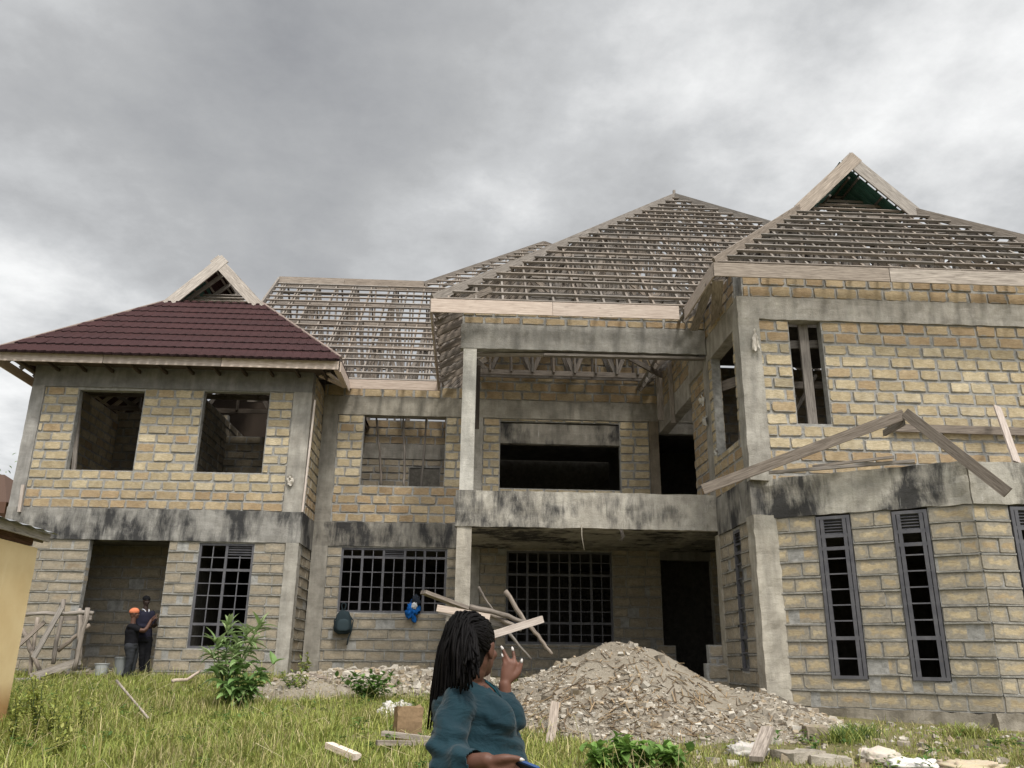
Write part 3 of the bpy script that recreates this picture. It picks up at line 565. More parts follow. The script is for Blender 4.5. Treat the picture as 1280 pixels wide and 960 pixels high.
# left wing: maroon tiles on the front, a gablet at the top
TA, xa0, xa1, ya, za = .92, -10.85, -3.12, 18.3, 8.13
def left_roof():
    xm = (xa0+xa1)/2; zr = za+(xm-xa0)*TA; tg = 2.62; yg = ya+tg; zg = za+tg*TA
    r = roof_part([((xa0, ya, za-.02), (xa0+tg, yg, zg-.02), .05, .15), ((xa1, ya, za-.02), (xa1-tg, yg, zg-.02), .05, .15), ((xm, yg-.1, zr), (xm, 27.5, zr), .05, .15)])
    # tiled sheet: overlapping courses with a pressed wave
    tl = MB(); course = .29; n = int(tg/course)+1; X = lambda x, t, k: V((x, ya+t, za+t*TA)) + V((0, -TA, 1)).normalized()*k
    for i in range(n):
        ta, tb = i*course, min((i+1)*course+.02, tg+.02); prev = None
        for q in range(4):
            t = ta+(tb-ta)*q/3 - (.045 if i == 0 else .0); l, h_ = xa0+max(t, 0)-.03, xa1-max(t, 0)+.03; m_ = 150; row = []
            for s_ in range(m_+1):
                x = l+(h_-l)*s_/m_; ph = (x*2*math.pi/.21); wv = .5+.5*math.sin(ph); wv = wv**.7
                k = .085 + (.034*wv) + .034*(1-q/3) ; row.append(X(x, t - (.09*wv if q == 0 else 0), k))
            if prev:
                c = tint(.93, 1.07)
                for s_ in range(m_): tl.face([prev[s_], prev[s_+1], row[s_+1], row[s_]], c)
            else:
                low = [p+V((0, .015, -.05)) for p in row]
                for s_ in range(m_): tl.face([low[s_], low[s_+1], row[s_+1], row[s_]], (.4, .4, .4))
            prev = row
    tl.build('tiled_sheet', 'roof_tile', r)
    for xe, sg in ((xa0, 1), (xa1, -1)):
        sd = MB(); n2 = 15
        for i in range(n2):
            t0_, t1_ = 3.84*i/n2, 3.84*(i+1)/n2; f = lambda t, k: V((xe+sg*t, ya+min(t, tg)+.05, za+t*TA+k)); g = lambda t, k: V((xe+sg*t, 27.4, za+t*TA+k)); f = (lambda t, k: V((xe+sg*t, ya+min(t, tg)+.05+(5.5 if t > 2.3 and sg < 0 else 0), za+t*TA+k)))
            sd.face([f(t0_, .13), g(t0_, .13), g(t1_, .10), f(t1_, .10)], tint(.93, 1.07)); sd.face([f(t0_, .10), g(t0_, .10), g(t0_, .13), f(t0_, .13)])
        sd.build('tiled_sheet', 'roof_tile', r)
    for sgn, xe in ((1, xa0), (-1, xa1)):
        cap = MB(); cap.tube([V((xe+sgn*t, ya+t-.02, za+t*TA+.11)) for t in np.linspace(-.03, tg, 9)], .045, 6, (.9, .8, .8))
        cap.build('hip_strip', 'timber', r)
    # bare battens just under the gablet, and the side planes
    slope(r, (xa0, ya, za), (1, 0, 0), (0, 1, 0), TA, lambda t: t, lambda t: xa1-xa0-t, tg+.06, 3.5, 0, 9, True, .18, .6, rafters=False)
    slope(r, (xa0, ya, za), (0, 1, 0), (1, 0, 0), TA, lambda t: t if t < tg else tg, lambda t: 8.8, 0, 3.86, .4, 8.5, False)
    slope(r, (xa1, ya, za), (0, 1, 0), (-1, 0, 0), TA, lambda t: t if t < tg else tg, lambda t: 8.8, 0, 2.4, .4, 8.5, False)
    slope(r, (xa0, ya, za), (1, 0, 0), (0, 1, 0), TA, lambda t: t, lambda t: xa1-xa0-t, 0, tg, .5, 7.4, False, sp=9)
    board(r, 'fascia_board', (xa0-.02, ya-.03, za-.10), (xa1, ya-.03, za-.10), .03, .2, mat='timber_pale', k=1.02)
    board(r, 'fascia_board', (xa1+.03, ya-.03, za-.13), (xa1+.03, YB-.75, za-.13), .03, .24); board(r, 'fascia_board', (xa0-.03, 27.5, za-.12), (xa0-.03, ya, za-.12), .03, .22)
    # gablet verge boards, a gap of sky behind them
    top = (xm, yg-.14, zr+.34); gk = dict(w=.04, h=.28, mat='timber', k=2.0)
    for sgn in (-1, 1):
        foot = V((xm+sgn*1.42, yg-.14, zg-.10)); nrm = V((sgn*1.0, 0, .95)).normalized()
        sy = V((0, .004*sgn, 0)); board(r, 'verge_board', foot-nrm*.12+sy, V(top)-nrm*.2+sy, up=nrm, **gk)
        sh = MB(); q = V((0, .5 if sgn > 0 else 1.3, 0)); sh.bar(foot+V((-sgn*.2, .1, .16)), foot+V((-sgn*.2, .8, .16)), .03, .1, nrm, wood(.8)); sh.build('purlin', 'timber', r)
    gs = MB(); gs.face([(xm-1.15, yg-.1, zg+.1), (xm-.25, yg-.1, zr-.1), (xm-.1, yg+1.6, zr+.1), (xm-1.15, yg+1.6, zg+.1)]); gs.build('underlay_sheet', 'green_sheet', r)
    # soffit brackets
    so = MB()
    for x in np.arange(xa0+.5, xa1, .62): so.bar((x, ya, za-.16), (x, YA+.1, za-.16), .05, .07, (0, 0, 1), wood(.7))
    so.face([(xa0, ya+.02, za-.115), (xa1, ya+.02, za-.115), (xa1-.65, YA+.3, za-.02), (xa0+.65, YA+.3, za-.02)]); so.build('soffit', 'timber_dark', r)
    ap = MB()
    for i in range(3): ap.bar((xa1-.1-.22*i, ya+.2+.22*i, za-.14), (xa1-.05-.0*i, YB-.8, za-.17), .1, .03, (0, 0, 1), wood(1.1))
    ap.build('soffit_board', 'timber_pale', r)
    H = lambda x, y: min(za+(y-ya)*TA, za+(x-xa0)*TA, za+(xa1-x)*TA)
    for y in (19.9, 21.4, 22.7): truss(HOUSE, (XA0+.1, y), (XA1-.1, y), 8.15, lambda x, q: min(H(x, q), 9.9 if x > -7.6 else 12), col=.75)
left_roof()
# middle: long slope, ridge, and the tall hip that climbs behind it
TB, yb, zb = .947, 19.8, 8.18
def middle_roof():
    r = roof_part([((-6.5, 25.3, 13.42), (-1.75, 25.3, 13.42), .05, .2), ((-1.75, 25.3, 13.4), (2.6, 29.5, 17.3), .06, .2), ((2.6, 29.5, 17.3), (7.0, 25.2, 13.2), .06, .2), ((-6.5, yb, zb), (-6.5, 25.3, 13.4), .06, .18)])
    lo = lambda t: 0 if t <= 5.5 else (4.75+(t-5.5)*1.036); hi = lambda t: 5.66+.0*t if t < 1.2 else min(14.0, 5.66+(t-1.2)*1.0) if t < 9.1 and 5.66+(t-1.2) < 9.1+(9.7-t) else 9.1+(9.7-t)*1.05
    slope(r, (-6.5, yb, zb), (1, 0, 0), (0, 1, 0), TB, lo, hi, 0, 9.65, .25, 12, True, .29, .56, 1.12, double=True)
    board(r, 'fascia_board', (xa1+.02, yb-.03, zb-.1), (-.84, yb-.03, zb-.1), .03, .235)
    board(r, 'ridge_board', (-6.5, 25.24, 13.36), (-1.75, 25.24, 13.36), .04, .2, mat='timber', k=1.1)
    slope(r, (-6.5, 30.8, zb), (1, 0, 0), (0, -1, 0), TB, lambda t: 0, lambda t: 6, 0, 5.4, .3, 6, False, rsp=.9)
    H = lambda x, y: min(zb+(y-yb)*TB, zb+(30.8-y)*TB)
    for y in (21.6, 22.9, 24.1, 25.2): truss(HOUSE, (-6.4, y), (-.2, y), 8.55, H, .62)
    H2 = lambda x, y: min(zb+(y-yb)*TB, 13.4+(x+1.75)*.95, 17.3-(x-2.6)*.95)
    for y in (26.2, 27.4, 28.6): truss(HOUSE, (-1.2+y-26.2, y), (5.5, y), 12.2, H2, .6)
    mb = MB()
    for x in (-5.4, -3.9, -2.4): mb.bar((x, 24.6, 8.5), (x, 24.6, 12.7), .14, .05, (1, 0, 0), wood(.95))
    mb.build('king_post', 'timber', HOUSE)
middle_roof()
# big hipped roof over the porch and the rooms behind
TC, xc0, yc, zc = .982, -.86, 15.1, 8.34
def centre_roof():
    xm = 5.87; tm = xm-xc0; xr = xm+tm; ym = yc+tm; zm = zc+tm*TC
    r = roof_part([((xc0, yc, zc+.03), (xm, ym, zm+.03), .05, .17), ((xr, yc, zc+.03), (xm, ym, zm+.03), .05, .17), ((xm, ym, zm), (xm, 25.5, zm), .05, .17), ((xm, ym, zm-.1), (xm, ym, zm+.22), .07, .07)])
    # valley with the right wing: its plane wins where it is higher
    def hi(t):
        h = xr-xc0-t
        if t < 3.6: h = min(h, 4.02-xc0 + max(0, t-0)*.98 + .3)
        return h
    slope(r, (xc0, yc, zc), (1, 0, 0), (0, 1, 0), TC, lambda t: t, hi, 0, tm, .3, 13, True, .298, .52, .85)
    slope(r, (xc0, yc, zc), (0, 1, 0), (1, 0, 0), TC, lambda t: t, lambda t: 10.4, 0, tm, .45, 10, False, sp=.2, rsp=.36)
    slope(r, (xr, yc, zc), (0, 1, 0), (-1, 0, 0), TC, lambda t: t, lambda t: 10.4, 0, tm, .45, 10, False, sp=.2, rsp=.36)
    board(r, 'fascia_board', (xc0-.03, yc-.03, zc-.13), (4.02, yc-.03, zc-.13), .03, .28); board(r, 'fascia_board', (xc0-.03, YB-.75, zc-.22), (xc0-.03, yc-.01, zc-.13), .03, .28, k=.9)
    # eave lookouts seen from below at the left of the post
    for y in np.arange(yc+.35, YB-.6, .52):
        mb = MB(); mb.bar((xc0+.02, y, zc-.17), (xc0+1.15, y, zc-.17+1.1*TC*.55), .045, .13, (0, 0, 1), wood(.95)); mb.build('lookout', 'timber', r)
    H = lambda x, y: min(zc+(y-yc)*TC, zc+(x-xc0)*TC, zc+(xr-x)*TC)
    for y, z in ((19.55, 8.42), (20.15, 8.55)): truss(HOUSE, (-.15, y), (4.6, y), z, lambda x, y: min(H(x, y), z+1.5), .52, .72)
    for y in (19.7, 20.9): truss(HOUSE, (-.1, y), (9, y), 9.6 if y < 20.5 else 10.4, H, .55, .95)
    for y in (16.6, 17.8, 18.9): truss(HOUSE, (1.2, y), (7.5, y), 9.2+(y-16.6)*.35, H, .5, 1.0)
    mb = MB(); mb.bar((2.3, YP+.3, 8.15), (4.55, 19.0, 8.25), .05, .12, (0, 0, 1), wood(.7)); mb.bar((4.75, 17.2, 8.3), (3.6, 18.3, 10.2), .05, .12, (0, 0, 1), wood(.8)); mb.bar((4.55, 19.3, 7.2), (4.55, 19.3, 8.6), .14, .04, (0, 1, 0), wood(1.1)); mb.bar((4.72, 18.8, 7.0), (4.70, 18.8, 8.5), .1, .04, (0, 1, 0), wood(1.25)); mb.build('roof_brace', 'timber', HOUSE)
    mb = MB(); mb.bar((-.2, YP+.3, 7.62), (2.1, YP+.1, 7.60), .1, .05, (0, 0, 1), wood(1.0)); mb.bar((1.4, YP+.07, 7.57), (4.72, YP+.07, 7.585), .13, .045, (0, 0, 1), wood(.9)); mb.build('formwork_board', 'timber', HOUSE)
    mb = MB(); mb.bar((.0, YP+.45, 6.3), (.0, YP+.45, 7.6), .03, .1, (1, 0, 0), wood(.35)); mb.bar((.07, YP+.9, 6.2), (.07, YP+.9, 7.6), .03, .1, (1, 0, 0), wood(.35)); mb.build('formwork_board', 'timber_dark', HOUSE)
centre_roof()
# right wing: hip with a tall gablet
TR, xr0, yr, zr_ = .99, 4.17, 13.1, 8.31
def right_roof():
    xm, xr = 8.46, 12.75; tg = 3.15; yg = yr+tg; zg = zr_+tg*TR; top = zr_+(xm-xr0)*TR
    r = roof_part([((xr0, yr, zr_+.03), (xr0+tg, yg, zg+.03), .05, .17), ((xr, yr, zr_+.03), (xr-tg, yg, zg+.03), .05, .17), ((xm, yg-.2, top), (xm, 26, top), .05, .17)])
    slope(r, (xr0, yr, zr_), (1, 0, 0), (0, 1, 0), TR, lambda t: t, lambda t: xr-xr0-t, 0, tg+.8, .3, 8.5, True, .272, .5, .78)
    slope(r, (xr0, yr, zr_), (0, 1, 0), (1, 0, 0), TR, lambda t: t if t < tg else tg, lambda t: 12, 0, 4.2, .4, 12, False, sp=.2, rsp=.36)
    slope(r, (xr, yr, zr_), (0, 1, 0), (-1, 0, 0), TR, lambda t: t if t < tg else tg, lambda t: 12, 0, 4.2, .4, 12, False, sp=.2, rsp=.36)
    board(r, 'fascia_board', (xr0-.03, yr-.03, zr_-.12), (xr+.1, yr-.03, zr_-.12), .03, .26, mat='timber', k=1.42); board(r, 'fascia_board', (xr0-.03, yc+.0, zc-.13), (xr0-.03, yr-.01, zr_-.12), .03, .26, k=.85)
    apex = V((xm, yg-.2, top+.2))
    for sgn in (-1, 1):
        foot = V((xm+sgn*1.42, yg-.2, zg-.16)); nrm = V((sgn*1.15, 0, 1)).normalized()
        sy = V((0, .004*sgn, 0)); board(r, 'verge_board', foot-nrm*.10+sy, apex-nrm*.17+sy, w=.04, h=.30, up=nrm, mat='timber', k=1.7)
        gs = MB(); a, b = foot-nrm*.26+V((-sgn*.1, .03, .1)), apex-nrm*.36; n = 14
        for i in range(n):
            y0, y1 = .03+1.4*i/n, .03+1.4*(i+1)/n; o = nrm*(.018 if i % 2 else 0); gs.face([a+V((0, y0, 0))+o, b+V((0, y0, 0))+o, b+V((0, y1, 0))+o, a+V((0, y1, 0))+o])
            gs.face([a+V((0, y1, 0))+o, b+V((0, y1, 0))+o, b+V((0, y1, 0))+nrm*(.018*((i+1) % 2)), a+V((0, y1, 0))+nrm*(.018*((i+1) % 2))])
        gs.build('underlay_sheet', 'green_sheet', r)
        for k in (.35, .7):
            p = MB(); c = a.lerp(b, k)-nrm*.05; p.bar(c, c+V((0, 1.4, 0)), .05, .05, nrm, wood(.5)); p.build('purlin', 'timber', r)
    so = MB(); so.bar((xr0+.1, yr+.2, zr_-.22), (XR+.1, yc+.4, zr_-.2), .2, .03, (0, 0, 1), wood(1.1)); so.bar((xr0+.02, yr+.4, zr_-.2), (xr0+.3, yc+.6, zr_-.2), .16, .03, (0, 0, 1), wood(1.1)); so.build('soffit_board', 'timber', r)
    H = lambda x, y: min(zr_+(y-yr)*TR, zr_+(x-xr0)*TR, zr_+(xr-x)*TR)
    for y in (14.6, 15.4, 16.1): truss(HOUSE, (xr0+.7, y), (xr-.7, y), 8.62, H, .5, .8)
    mb = MB()
    for a, b, w, h in (((6.02, 14.0, 5.3), (6.02, 14.0, 8.2), .17, .05), ((5.5, 14.1, 7.2), (6.5, 14.1, 7.25), .05, .15), ((5.6, 14.3, 5.6), (6.3, 14.3, 6.7), .05, .1), ((5.5, 14.35, 6.5), (6.5, 14.4, 6.55), .05, .13), ((5.75, 14.8, 7.9), (6.1, 14.9, 6.4), .12, .05),
                       ((5.2, 15.6, 5.2), (5.4, 15.4, 8.2), .1, .05), ((5.0, 14.6, 6.6), (6.4, 16.0, 6.7), .05, .13), ((5.2, 15.0, 7.3), (6.3, 16.4, 8.2), .05, .13), ((4.85, 15.9, 6.9), (5.6, 15.5, 7.1), .05, .2)): mb.bar(a, b, w, h, (0, 1, 0) if abs(b[2]-a[2]) > 1 else (0, 0, 1), wood(.72))
    mb.build('roof_prop', 'timber', HOUSE)
    # little open gable of boards over the bay
    A, B, C_ = V((3.83, 13.5, 4.36)), V(at(1130, 518, 12.6)), V(at(1260, 616, 11.6))
    g = MB(); g.bar(A, B, .04, .17, (0, 0, 1), wood(.75)); g.build('canopy_rafter', 'timber', HOUSE)
    g = MB(); g.bar(B+V((0, -.03, .02)), C_, .04, .17, (0, 0, 1), wood(.8)); g.build('canopy_rafter', 'timber', HOUSE)
    g = MB(); g.bar(B+V((0, .04, -.12)), B+V((.05, .8, -.1)), .05, .1, (0, 0, 1), wood(.7)); g.build('canopy_rafter', 'timber', HOUSE)
    g = MB(); g.bar((4.95, 13.45, 4.66), F1+V((-.6, .35, 4.68)), .06, .05, (0, 0, 1), wood(.95)); g.bar((5.6, 13.2, 4.72), F1+V((-.9, .4, 4.75)), .05, .04, (0, 0, 1), wood(1.1)); g.build('wall_plate', 'timber', HOUSE)
    g = MB(); g.bar((7.3, 13.72, 5.57), (12.5, 13.72, 5.54), .04, .14, (0, 0, 1), wood(.8)); g.build('wall_plate', 'timber', HOUSE)
right_roof()
# ------------------------------------------------------------------ heap, rubble and loose site things
def heap_h(x, y):
    def mound(cx, cy, h, rl, rr, rf, rb, p=1.25):
        dx, dy = x-cx, y-cy; r = math.hypot(dx/(rr if dx > 0 else rl), dy/(rb if dy > 0 else rf)); return h*max(0, 1-r**p)
    h = max(mound(2.38, 13.6, 1.10, 2.5, 2.3, 3.0, 2.0, 1.1), mound(1.5, 13.4, .66, 1.7, 2.0, 2.4, 1.8), mound(4.0, 12.6, .42, 2, 1.4, 2.0, 1.3))
    return h
def low_h(x, y):
    dx, dy = x+1.5, y-17.2; r = math.hypot(dx/2.6, dy/2.0); return .30*max(0, 1-r**1.5)
def heap_z(x, y):
    h = heap_h(x, y); n = .09*noise.noise(V((x*1.5, y*1.5, 9))) + .05*noise.noise(V((x*4, y*4, 2))) + .025*noise.noise(V((x*11, y*11, 5)))
    return ground_z(x, y) + h + n*min(1, h*3) - .03
def heap_mesh(name, x0, x1, y0, y1, zf, step=.06):
    b = MB(); xs = np.arange(x0, x1, step); ys = np.arange(y0, y1, step); G = [[(x, y, zf(x, y)) for y in ys] for x in xs]
    for i in range(len(xs)-1):
        for j in range(len(ys)-1): b.face([G[i][j], G[i+1][j], G[i+1][j+1], G[i][j+1]])
    return b.build(name, 'rubble_soil', smooth=True)
o = heap_mesh('rubble_heap', -.8, 6.0, 10.0, 15.8, heap_z); recentre(o, (2.4, 13.4, .9)); tag(o, 'large grey brown rubble and soil heap in front of the porch', 'rubble heap')
def sand_z(x, y):
    dx, dy = x+3.05, y-16.0; r = math.hypot(dx/(.95 if dx < 0 else 1.4), dy/1.3); h = .33*max(0, 1-r**1.2)
    return ground_z(x, y)+h-.02+(.05*noise.noise(V((x*3, y*3, 1)))+.04*noise.noise(V((x*9, y*9, 1))))*min(1, h*6)
o = heap_mesh('sand_heap', -4.2, -1.5, 14.6, 17.4, sand_z); recentre(o, (-3.05, 16, 1.05)); tag(o, 'low pale sand heap beside the concrete column, half grown over', 'sand heap')
o = heap_mesh('debris_bed', -4.2, 1.3, 15.0, 19.3, lambda x, y: ground_z(x, y)+low_h(x, y)-.015+.03*noise.noise(V((x*3, y*3, 6)))*min(1, low_h(x, y)*8), .09); recentre(o, (-1.5, 17.2, 1.1)); tag(o, 'flat spread of pale building debris below the wide grille window', 'debris')
CHIP = [((.40, .36, .30), 8), ((.52, .48, .41), 6), ((.28, .24, .19), 6), ((.34, .27, .18), 5), ((.58, .55, .49), 2), ((.40, .30, .19), 1.5), ((.20, .17, .14), 3)]
def chip(b, p, s, col, flat=.5):
    q = [V((dx*s*random.uniform(.5, 1.1), dy*s*random.uniform(.4, 1), dz*s*flat*random.uniform(.5, 1.1))) for dz in (-1, 1) for dx, dy in ((-1, -1), (1, -1), (1, 1), (-1, 1))]
    M_ = Matrix.Rotation(random.uniform(0, 6.28), 3, 'Z') @ Matrix.Rotation(random.gauss(0, .5), 3, 'X'); q = [V(p)+M_ @ v for v in q]
    for f in ((0, 3, 2, 1), (4, 5, 6, 7), (0, 1, 5, 4), (1, 2, 6, 5), (2, 3, 7, 6), (3, 0, 4, 7)): b.face([q[i] for i in f], col)
def rubble():
    b = MB(); w = MB(); k = 0
    while k < 10500:
        x, y = random.uniform(-.6, 5.6), random.uniform(9.9, 15.2); h = heap_h(x, y)
        if h <= .01: continue
        dens = .25 + .9*max(0, noise.noise(V((x*.8, y*.8, 3)))+.25) + (.5 if .05 < h < .55 else 0) - (.75 if x > 2.75 and h > .3 else 0) - (.25 if h > .75 else 0)
        if random.random() > dens: continue
        s = min(.0092*math.exp(random.gauss(0, .72)), .07); chip(b, (x, y, heap_z(x, y)+s*.25), s, pick(CHIP), random.uniform(.3, .8)); k += 1
    for k in range(800):
        x, y = random.gauss(1.9, 1.1), random.gauss(11.7, .7); h = heap_h(x, y)
        if h < .03: continue
        z = heap_z(x, y)+.015; a = random.uniform(0, 6.28); l = random.uniform(.04, .22); d = V((math.cos(a)*l, math.sin(a)*l, 0)); e = V((x, y, 0))+d
        w.bar((x, y, z), (e.x, e.y, heap_z(e.x, e.y)+random.uniform(.01, .06)), random.uniform(.006, .02), .008, (0, 0, 1), random.choice(((.9, .75, .5), (.6, .5, .38), (1.3, 1.1, .8), (.4, .33, .25))))
    for k in range(34):
        x, y = random.gauss(1.8, 1.2), random.gauss(11.6, .9); s = random.uniform(.045, .085)
        if heap_h(x, y) > .03: chip(b, (x, y, heap_z(x, y)+s*.15), s, tuple(c*.72 for c in pick(CHIP[:4])), random.uniform(.4, .9))
    for k in range(2600):
        x, y = random.uniform(-3.6, .9), random.uniform(15.4, 18.9)
        if low_h(x, y) < .06: continue
        s = min(.028*math.exp(random.gauss(0, .55)), .11); chip(b, (x, y, ground_z(x, y)+low_h(x, y)+s*.2), s, pick(CHIP), .6)
    for k in range(420):
        x, y = random.gauss(-3.0, .6), random.gauss(15.6, .6); s = min(.018*math.exp(random.gauss(0, .5)), .07)
        if sand_z(x, y)-ground_z(x, y) > .03: chip(b, (x, y, sand_z(x, y)+s*.2), s, pick(CHIP), .6)
    for k in range(620):
        x, y = random.uniform(2.0, 8.5), random.uniform(9.2, 12.6)
        if y > 12.0-.68*(x-7.5) if x < 7.5 else y > 12.0: continue
        s = min(.022*math.exp(random.gauss(0, .6)), .11); chip(b, (x, y, max(heap_z(x, y), ground_z(x, y))+s*.2), s, pick(CHIP), .6)
    for k in range(700):
        x, y = random.uniform(-8.6, -6.4), random.uniform(18.7, 19.6); s = min(.03*math.exp(random.gauss(0, .5)), .1); chip(b, (x, y, max(ground_z(x, y), 1.26 if y > 19.1 else 0)+s*.2), s, tuple(c*.6 for c in pick(CHIP)), .6)
    for k in range(110):
        p = at(random.gauss(493, 9), 905, 13.2); x, y = p.x, random.gauss(13.3, .3); s = random.uniform(.02, .06); chip(b, (x, y, ground_z(x, y)+s*.4+random.random()*.08), s, random.choice(((.66, .64, .6), (.55, .52, .47), (.7, .68, .64))), .5)
    tag(b.build('stone_chips', 'chips'), kind='stuff'); tag(w.build('wood_splinters', 'timber'), kind='stuff')
rubble()
def on_ground(px, py, zf=ground_z):
    d = at(px, py, 1)-EYE; lo, hi = 3.0, 22.0
    for _ in range(40):
        m_ = (lo+hi)/2; p = EYE+d*m_
        if p.z > zf(p.x, p.y): lo = m_
        else: hi = m_
    return EYE+d*lo
def loose_board(name, a, b, w, h, label, cat='plank', mat='timber', k=1.0, up=(0, 0, 1), group=None):
    mb = MB(); a, b = V(a), V(b); n = 5; mid = [a.lerp(b, i/n)+V((0, 0, -.006*math.sin(math.pi*i/n))) for i in range(n+1)]
    mb.bar(a, b, w, h, up, wood(k)); o = mb.build(name, mat); recentre(o, a if a.z < b.z else b); return tag(o, label, cat, group)
def stick(name, pts, r, label, cat='pole', mat='timber', k=.9, group=None):
    mb = MB(); P = [V(p) for p in pts]; Q_ = []
    for i in range(len(P)-1):
        for t in range(5): Q_.append(P[i].lerp(P[i+1], t/5)+V((random.gauss(0, r*.12), random.gauss(0, r*.12), random.gauss(0, r*.12))))
    Q_.append(P[-1]); mb.tube(Q_, [r*(1-.35*i/len(Q_))*random.uniform(.93, 1.07) for i in range(len(Q_))], 7, wood(k)); o = mb.build(name, mat, smooth=True); recentre(o, min(P, key=lambda p: p.z)); return tag(o, label, cat, group)

# the loose timbers heaped on a rough bench behind the woman
YW = 12.4; bz = lambda px: heap_z(at(px, 800, YW).x, YW)
t = empty('timber_bench', (at(590, 800, YW).x, YW, .9), 'rough timber bench on thin posts, buried under planks, behind the woman', 'bench')
for px, py in ((560, 766), (592, 768), (611, 790)):
    a = at(px, py, YW+random.uniform(-.2, .2)); mb = MB(); mb.bar((a.x, a.y, ground_z(a.x, a.y)-.1), a, .05, .06, (1, 0, 0), wood(1.15)); mb.build('post', 'timber', t)
mb = MB(); mb.bar(at(548, 764, YW), at(652, 786, YW+.2), .06, .07, (0, 0, 1), wood(.8)); mb.build('cross_rail', 'timber', t)
loose_board('plank', at(529, 740, YW-.1), at(588, 762, YW+.3), .16, .05, 'broad weathered plank jutting out left at the top of the bench')
loose_board('plank', at(546, 760, YW-.25), at(612, 772, YW-.2), .1, .09, 'clean pale squared timber lying on the bench just above the hair', 'plank', 'timber_pale', 1.05)
loose_board('plank', at(614, 794, YW-.3), at(678, 774, YW-.1), .08, .095, 'yellowish squared timber tilted up to the right of the head', 'plank', 'timber_pale', .85)
stick('branch', [at(586, 759, YW), at(620, 766, YW), at(657, 778, YW+.1)], .045, 'thick dark rough branch on the bench, over the woman\'s head', 'branch', k=.65)
stick('branch', [at(607, 766, YW+.15), at(625, 774, YW+.1), at(644, 783, YW)], .04, 'short brown branch under the rough dark one on the bench', 'branch', k=.75)
stick('branch', [at(632, 739, YW+.6), at(655, 775, YW+.5), at(672, 795, YW+.4), at(690, 818, YW+.35)], .04, 'long bent grey pole leaning before the porch window grille', 'branch', k=1.0)
stick('branch', [at(598, 733, YW+.5), at(606, 748, YW+.5), at(616, 762, YW+.4)], .02, 'thin twig standing up from the pile of bench timbers', 'branch', k=.7)
stick('branch', [at(637, 792, YW+.5), at(648, 806, YW+.5), at(664, 824, YW+.6)], .025, 'thin stick slanting under the yellowish timber, behind the raised hand', 'branch', k=.8)
# boards and stones on the heap and in the grass
a = at(694, 878, 11.35); b = on_ground(687, 936, heap_z); loose_board('plank', b+V((0, 0, .03)), a, .11, .03, 'single narrow plank standing against the front of the rubble heap', mat='timber', k=1.35, up=(0, -1, .3))
for (p, q, w, h, lb, k) in (((478, 928), (545, 934), .10, .05, 'grey plank in the grass left of the woman, nearest the clay block', 1.2), ((470, 941), (538, 938), .08, .05, 'weathered plank lowest in the grass left of the woman', 1.1), ((410, 944), (446, 957), .09, .06, 'short pale timber offcut alone in the foreground grass', 1.35)):
    A, B = on_ground(*p), on_ground(*q); loose_board('plank', A+V((0, 0, .10)), B+V((0, 0, .08)), w, h, lb, k=k, mat='timber_pale' if k > 1.3 else 'timber')
stick('stick', [on_ground(143, 866)+V((0, 0, .2)), on_ground(183, 912)+V((0, 0, .14))], .022, 'straight dry stick lying across the lawn on the left', 'stick', k=1.3)
stick('stick', [on_ground(214, 862)+V((0, 0, .15)), on_ground(232, 860)+V((0, 0, .14)), on_ground(248, 852)+V((0, 0, .2))], .035, 'pale peeled stick at the foot of the tall leafy bush', 'stick', mat='timber_pale', k=1.1)
for (p, q, k, lb) in (((372, 850), (412, 843), 1.25, 'grey board lying along the top of the sand heap'), ((384, 858), (402, 846), 1.0, 'short brown board stuck in the face of the sand heap')):
    A, B = at(*p, 16.3), at(*q, 16.5); A.z, B.z = sand_z(A.x, A.y)+.05, sand_z(B.x, B.y)+.06; loose_board('plank', A, B, .12, .04, lb, k=k)
def stone_block(px, py, s, label, col=(.36, .23, .12), rz=.3, name='stone_block', mat='chips', dz=0):
    p = on_ground(px, py); mb = MB(); M_ = Matrix.Rotation(rz, 3, 'Z'); ux, uy, uz = M_ @ V((s[0], 0, 0)), M_ @ V((0, s[1], 0)), V((0, 0, s[2])); mb.rough(p-(ux+uy)/2+V((0, 0, -.03+dz)), ux, uy, uz, .06, .022, col)
    o = mb.build(name, mat, weld=True); recentre(o, p); return tag(o, label, 'stone block')
stone_block(509, 925, (.30, .2, .40), 'brown quarried block standing upright in the grass left of the woman', (.25, .17, .10), .25)
stone_block(998, 950, (.5, .35, .12), 'flat grey stone slab at the foot of the rubble heap', (1.0, .93, .84), .5, mat='concrete'); stone_block(1036, 954, (.42, .35, .1), 'flat grey stone slab nearest the pale sacks, low right', (1.15, 1.08, .98), -.2, mat='concrete')
stone_block(916, 908, (.14, .12, .12), 'small orange brick lump on the right foot of the rubble heap', (.46, .26, .11), .9, dz=.05)
a, b = on_ground(946, 962), on_ground(962, 940); loose_board('plank', a+V((0, 0, .10)), b+V((0, 0, .25)), .14, .05, 'short wide board end in the debris, low right of the heap', k=1.1)
for i, (px, py, s) in enumerate(((1002, 905, .3), (1020, 925, .24))):
    stone_block(px, py, (s*1.3, s, s*.8), ('broken footing stone below the corner column of the bay', 'smaller broken footing stone in front of the bay corner')[i], (.30, .25, .19), .4+i)
